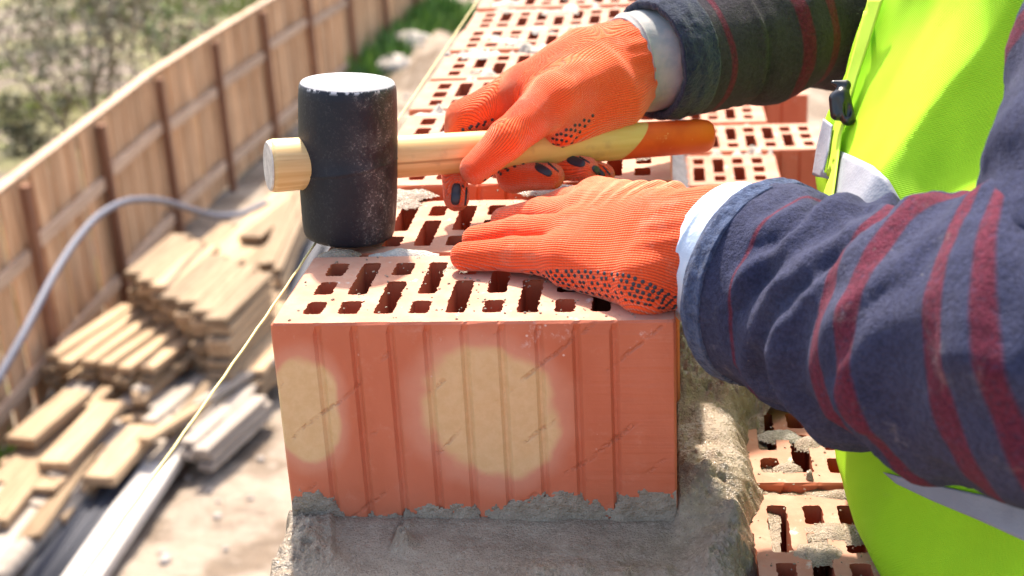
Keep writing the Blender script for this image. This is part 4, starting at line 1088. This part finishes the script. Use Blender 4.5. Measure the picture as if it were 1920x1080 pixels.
loose = [((20, 800), (130, 715), (50, 840), 'short light plank at the bottom of the fence, left of the other loose planks', M_BOARD, -2.72),
         ((80, 850), (190, 740), (115, 880), 'yellowish plank sloping beside the short light plank', M_BOARD, -2.74),
         ((160, 885), (250, 790), (205, 900), 'fresh plank lying alone between the grey boards and the steel rods', M_BOARD, -2.78),
         ((120, 885), (215, 790), (150, 895), 'weathered grey plank squeezed between two lighter planks', M_BOARDG, -2.84),
         ((-40, 960), (60, 850), (0, 985), 'light plank cut by the left edge of the picture', M_BOARD, -2.80),
         ((-60, 1040), (75, 905), (-10, 1060), 'brown plank low in the left corner above the grass', M_BOARDG, -2.86),
         ((45, 925), (130, 860), (85, 965), 'short grey-brown offcut between the planks at the lower left', M_BOARDG, -2.84),
         ((10, 965), (95, 910), (60, 1000), 'weathered offcut lowest of the short pieces at the lower left', M_BOARDG, -2.88),
         ((262, 850), (300, 800), (300, 868), 'small grey offcut at the foot of the greyish boards', M_BOARDG, -2.86),
         ((60, 790), (140, 700), (100, 820), 'thin grey lath beside the low stack', M_BOARDG, -2.80),
         ((455, 430), (590, 330), (480, 450), 'long board end poking out behind the mallet', M_BOARD, -2.66)]
for i, (a, b, c, lab, m, z) in enumerate(loose):
    A, B_, C_ = atz(*a, z), atz(*b, z), atz(*c, z); al = (B_-A)[:2]; L = np.linalg.norm(al); W = min(np.linalg.norm((C_-A)[:2]), .16)
    bm = bmesh.new(); bx(bm, -L/2, L/2, -W/2, W/2, 0, .05, bevel=.005); o = link('loose_plank', from_bm('loose_plank', bm, [m])); ce = (A+B_)/2+(C_-A)/2
    o.location = (ce[0], ce[1], z-.05); o.rotation_euler = (0, rad(-1), math.atan2(al[1], al[0])); tag(o, lab, 'plank')
def heap(label, quadpx, z, n, seed, L=(.5, 1.1)):
    r = random.Random(seed); ps = [atz(x, y, z) for x, y in quadpx]; c = sum(ps)/4; root = empty('board_heap', (c[0], c[1], GZ)); tag(root, label, 'heap')
    d = ps[1]-ps[0]; a0 = math.atan2(d[1], d[0])
    for i in range(n):
        u, v = r.random(), r.random(); p = (ps[0]*(1-u)+ps[1]*u)*(1-v)+(ps[3]*(1-u)+ps[2]*u)*v; W = r.choice((.07, .09, .12)); ll = round(r.uniform(*L), 1)
        o = link('board', board_mesh(ll, W, .032, r.choice((M_BOARD, M_BOARD, M_BOARDG))), root); o.location = (p[0]-c[0], p[1]-c[1], .03+(z-GZ)*r.random()); o.rotation_euler = (r.uniform(-.25, .25), r.uniform(-.10, .10), a0+r.gauss(0, .16))
    return root
heap('untidy heap of thin boards spilling from the tall stack towards the orange block', [(300, 700), (400, 620), (500, 690), (390, 780)], -2.82, 26, 5)
heap('loose heap of short battens in the lower left corner below the low stack', [(-20, 930), (130, 760), (260, 830), (90, 980)], -2.86, 26, 6, (.4, .9))
heap('jumbled boards lying behind the stacks at the foot of the fence', [(330, 470), (440, 380), (560, 400), (470, 520)], -2.8, 20, 7)
# peeled pole, long white plank and steel rods in the lower left
a, b = atz(-20, 1100, -2.9), atz(150, 925, -2.9); V, F = tube([a+(b-a)*t for t in np.linspace(0, 1, 12)], .055, 14)
tag(link('peeled_pole', mesh('peeled_pole', V, F, M_BOARDG, True)), 'pale peeled pole lying in the lower left corner', 'pole')
a, b = atz(130, 1110, -2.88), atz(420, 690, -2.88); al = (b-a)[:2]; L = np.linalg.norm(al); bm = bmesh.new(); bx(bm, -L/2, L/2, -.085, .085, 0, .06, bevel=.006)
o = link('long_plank', from_bm('long_plank', bm, [wood('whitish_plank', (.42, .38, .34), (.54, .50, .46), 'x', .85, 0)])); ce = (a+b)/2; o.location = (ce[0], ce[1], -2.94); o.rotation_euler = (0, 0, math.atan2(al[1], al[0])); tag(o, 'long whitish plank on the sand beside the steel rods', 'plank')
M_STEEL = NT('dull_steel').set(color=(.06, .062, .075), rough=.8, metal=.2).m
rods = empty('steel_rods', tuple(atz(180, 960, -2.95))); tag(rods, 'bundle of dark steel rods between the pole and the whitish plank', 'rods')
ro = np.array(rods.location); r = random.Random(8)
for i in range(14):
    t = i/13; a = atz(20+t*115, 1120-t*20, -2.94+r.uniform(0, .03)); b = atz(215+t*95, 850-t*10, -2.94+r.uniform(0, .03)); V, F = tube([a-ro, (a+b)/2-ro+[0, 0, r.uniform(0, .02)], b-ro], .011, 8)
    link('rod', mesh('rod', V, F, M_STEEL, True), rods)
for (a, b, z, lab) in (((505, 600), (600, 430), -2.85, 'dark beam-like piece added on the sand behind the block, under the mallet'), ((545, 640), (640, 440), -2.9, 'second dark beam-like piece added right of the first')):  # dark pieces added to fill the blue-grey dark area of the ground
    A, B_ = atz(*a, z), atz(*b, z); al = (B_-A)[:2]; L = np.linalg.norm(al); bm = bmesh.new(); bx(bm, -L/2, L/2, -.07, .07, 0, .03, bevel=.003); bx(bm, -L/2, L/2, -.012, .012, .031, .10); bx(bm, -L/2, L/2, -.07, .07, .101, .12, bevel=.003)
    o = link('dark_beam', from_bm('dark_beam', bm, [M_STEEL])); ce = (A+B_)/2; o.location = (ce[0], ce[1], z-.13); o.rotation_euler = (0, 0, math.atan2(al[1], al[0])); tag(o, lab, 'beam')
# hose arching over the boards
pts = [(-60, 800, 5.9), (0, 705, 6.1), (48, 620, 6.3), (95, 525, 6.6), (135, 460, 6.9), (180, 405, 7.2), (235, 374, 7.6), (300, 374, 8.0), (350, 390, 8.4), (400, 406, 8.7), (450, 404, 9.0), (500, 380, 9.3)]
Q = np.array([atd(*p) for p in pts]); t = np.linspace(0, len(Q)-1, 90); k = np.arange(len(Q)); Q = np.stack([np.interp(t, k, Q[:, i]) for i in range(3)], -1)
for _ in range(10): Q[1:-1] = (Q[:-2]+2*Q[1:-1]+Q[2:])/4
V, F = tube(Q, .018, 12); tag(link('hose', mesh('hose', V, F, NT('grey_hose').set(color=(.085, .09, .125), rough=.6).m, True)), 'grey-blue hose arching over the boards in front of the fence', 'hose')
# stones and rubble
M_STONE = plain('pale_stone', (.30, .26, .225), (.42, .375, .335), scale=6, bump=(12, .8, .03))
_rq = random.Random(14)
bm = bmesh.new()
for i in range(260):
    x, y = _rq.uniform(-2.9, -.6), _rq.uniform(4, 19); s = _rq.uniform(.012, .045)
    m = Matrix.Translation((x, y, float(gh(np.array(x), np.array(y)))+s*.3)) @ Matrix.Rotation(_rq.random()*6, 4, 'Z') @ Matrix.Diagonal((s*_rq.uniform(.8, 1.6), s, s*.6, 1))
    bmesh.ops.create_icosphere(bm, subdivisions=1, radius=1, matrix=m)
tag(link('gravel', from_bm('gravel', bm, [M_STONE], True)), 'loose stones scattered over the sandy yard', 'gravel', kind='stuff')
for (x, y, s, lab) in ((765, 92, .28, 'large pale stone by the fence, above the mallet'), (735, 128, .20, 'smaller pale stone nearer the mallet'), (812, 100, .22, 'pale stone beside the wall edge')):
    p = atz(x, y, GZ+.08); me = None; bm = bmesh.new(); bmesh.ops.create_icosphere(bm, subdivisions=4, radius=1)
    for v in bm.verts: q = np.array(v.co); f = 1+.28*float(fbm(q, 1.3, 3, off=x)); v.co = Vector((q[0]*s*1.2*f, q[1]*s*f, q[2]*s*.7*f))
    o = link('stone', from_bm('stone', bm, [M_STONE], True)); o.location = p; tag(o, lab, 'stone')

# ------------------------------------------------------------------ vegetation
def leafmat(name, c1, c2):
    n = NT(name); r = n.attr('tone'); base = n.mix(r, c1, c2); n.set(color=base, rough=.6, spec=.3); return n.m
def blades(name, centers, hts, mat, n_each, spread, wd=.02, seed=1, lean=.5):
    rs = np.random.RandomState(seed); V = []; T_ = []
    C = np.repeat(np.array(centers), n_each, 0); H = np.repeat(np.array(hts), n_each); n = len(C); C = C+np.stack([rs.normal(0, spread, n), rs.normal(0, spread, n), np.zeros(n)], -1)
    a = rs.rand(n)*6.283; l = rs.rand(n)*lean; h = H*rs.uniform(.5, 1.1, n); d = np.stack([np.cos(a)*l, np.sin(a)*l, np.ones(n)], -1)*h[:, None]; s = np.stack([-np.sin(a), np.cos(a), np.zeros(n)], -1)*wd*rs.uniform(.6, 1.3, n)[:, None]
    V = np.stack([C-s, C+s, C+d*.6+s*.7, C+d], 1).reshape(-1, 3); F = np.arange(n*4).reshape(n, 4); me = mesh(name, V, F, mat); vattr(me, 'tone', np.repeat(rs.rand(n), 4)); return me
gp = []; rs = np.random.RandomState(3)
cand = np.stack([rs.uniform(-16, -3.5, 12000), rs.uniform(6, 32, 12000)], -1); mk = fbm(xyz(cand[:, 0]*1.0, cand[:, 1]*1.7, 0), .42, 3) > .08
cand = cand[mk][:3600]; zc = gh(cand[:, 0], cand[:, 1])
tag(link('grass', blades('grass', np.c_[cand, zc], rs.uniform(.08, .22, len(cand)), leafmat('yellow_green_grass', (.16, .22, .05), (.34, .34, .12)), 12, .12, .016, 4)), 'yellow-green grass tufts in the garden beyond the fence', 'grass', kind='stuff')
# greens by the foot of the fence
def at_ground(x, y): return atz(x, y, GZ)
gc = [at_ground(x, y) for x, y in [(728, 118), (735, 105), (742, 92), (755, 80), (768, 70), (780, 62), (795, 55), (810, 50), (825, 48), (838, 44), (700, 135)]]
P_ = []
for p in gc:
    for _ in range(26): P_.append(p+np.array([rs.normal(0, .16), rs.normal(0, .35), 0]))
tag(link('weeds', blades('weeds', P_, rs.uniform(.12, .42, len(P_)), leafmat('dark_green_leaves', (.035, .10, .03), (.16, .30, .05)), 16, .08, .03, 5, .8)), 'green weeds at the far foot of the fence', 'weeds', kind='stuff')
gc = [at_ground(x, y)+np.array([0, 0, .03]) for x, y in [(5, 900), (15, 950), (30, 1010), (10, 1040), (45, 985), (20, 870)]]; P_ = [p+np.array([rs.normal(0, .09), rs.normal(0, .12), 0]) for p in gc for _ in range(24)]
tag(link('grass', blades('grass', P_, rs.uniform(.05, .13, len(P_)), leafmat('bright_grass', (.12, .24, .03), (.26, .40, .05)), 8, .03, .008, 6)), 'bright grass between the planks in the lower left corner', 'grass', kind='stuff')
M_BARK = plain('bark', (.20, .16, .12), (.30, .25, .19), scale=30)
def shrub(name, label, px, py, z, H, R, nl, mat, seed, cat='shrub', group=None, leaf=.03, open_=.5):
    p0 = atz(px, py, z); root = empty(name, tuple(p0)); tag(root, label, cat, group); rs = np.random.RandomState(seed); tips = []; V = []; F = []
    def branch(p, d, L, r, lev):
        nonlocal V, F
        Q = [p]; 
        for i in range(5): d = d+rs.normal(0, .13, 3)+np.array([0, 0, .05]); d /= np.linalg.norm(d); Q.append(Q[-1]+d*L/5)
        v, f = tube(Q, np.linspace(r, r*.5, 6), 6); o = len(V); V += [tuple(x) for x in v]; F += [[k+o for k in q] for q in f]
        tips.extend(Q[2:])
        if lev < 2:
            for k in range(4 if lev == 0 else 3):
                a = rs.rand()*6.283; t = rs.randint(2, 6); nd = d*.7+np.array([math.cos(a), math.sin(a), .25])*.8; branch(Q[t], nd/np.linalg.norm(nd), L*.55, r*.5, lev+1)
    for k in range(4):
        a = rs.rand()*6.283; branch(np.array([math.cos(a)*.05, math.sin(a)*.05, -.1]), np.array([math.cos(a)*.25*R, math.sin(a)*.25*R, 1.0]), H*.75, .020*H/2, 0)
    link('trunk', mesh('trunk', V, F, M_BARK, True), root)
    tp = np.array(tips); C = tp[rs.randint(0, len(tp), nl)]+rs.normal(0, .10*H/2, (nl, 3)); C[:, 2] = np.abs(C[:, 2])
    n = nl; A = rs.normal(0, 1, (n, 3)); A /= np.linalg.norm(A, axis=1)[:, None]; B = np.cross(A, rs.normal(0, 1, (n, 3))); B /= np.linalg.norm(B, axis=1)[:, None]; s = leaf*rs.uniform(.6, 1.4, n)[:, None]
    Vv = np.stack([C-A*s, C+B*s*.5, C+A*s, C-B*s*.5], 1).reshape(-1, 3); me = mesh('crown', Vv, np.arange(4*n).reshape(n, 4), mat); vattr(me, 'tone', np.repeat(np.clip(.5+.5*fbm(C, 3, 2)*1.8+rs.normal(0, .2, n), 0, 1), 4))
    link('crown', me, root); return root
LM1 = leafmat('olive_leaves', (.10, .10, .05), (.21, .19, .11)); LM2 = leafmat('brown_leaves', (.20, .155, .10), (.38, .31, .22)); LM3 = leafmat('fresh_leaves', (.10, .15, .05), (.26, .32, .11))
shrub('shrub', 'tall olive-green shrub beyond the fence near the top left corner', 195, 345, GZ, 2.2, .7, 2600, LM1, 1)
shrub('shrub', 'brownish thin shrub just right of the tall olive shrub', 285, 240, GZ, 1.7, .9, 1500, LM2, 2)
shrub('shrub', 'low fresh green bush close behind the fence, right of the brownish shrub', 350, 150, GZ, .8, 1.0, 1100, LM3, 3)
shrub('shrub', 'small green sapling alone in the bare soil at the top left', 82, 75, GZ, 1.3, .5, 1500, LM3, 4)
shrub('shrub', 'low olive bush right behind the fence at the left edge', 90, 330, GZ, .7, .9, 900, LM1, 5)
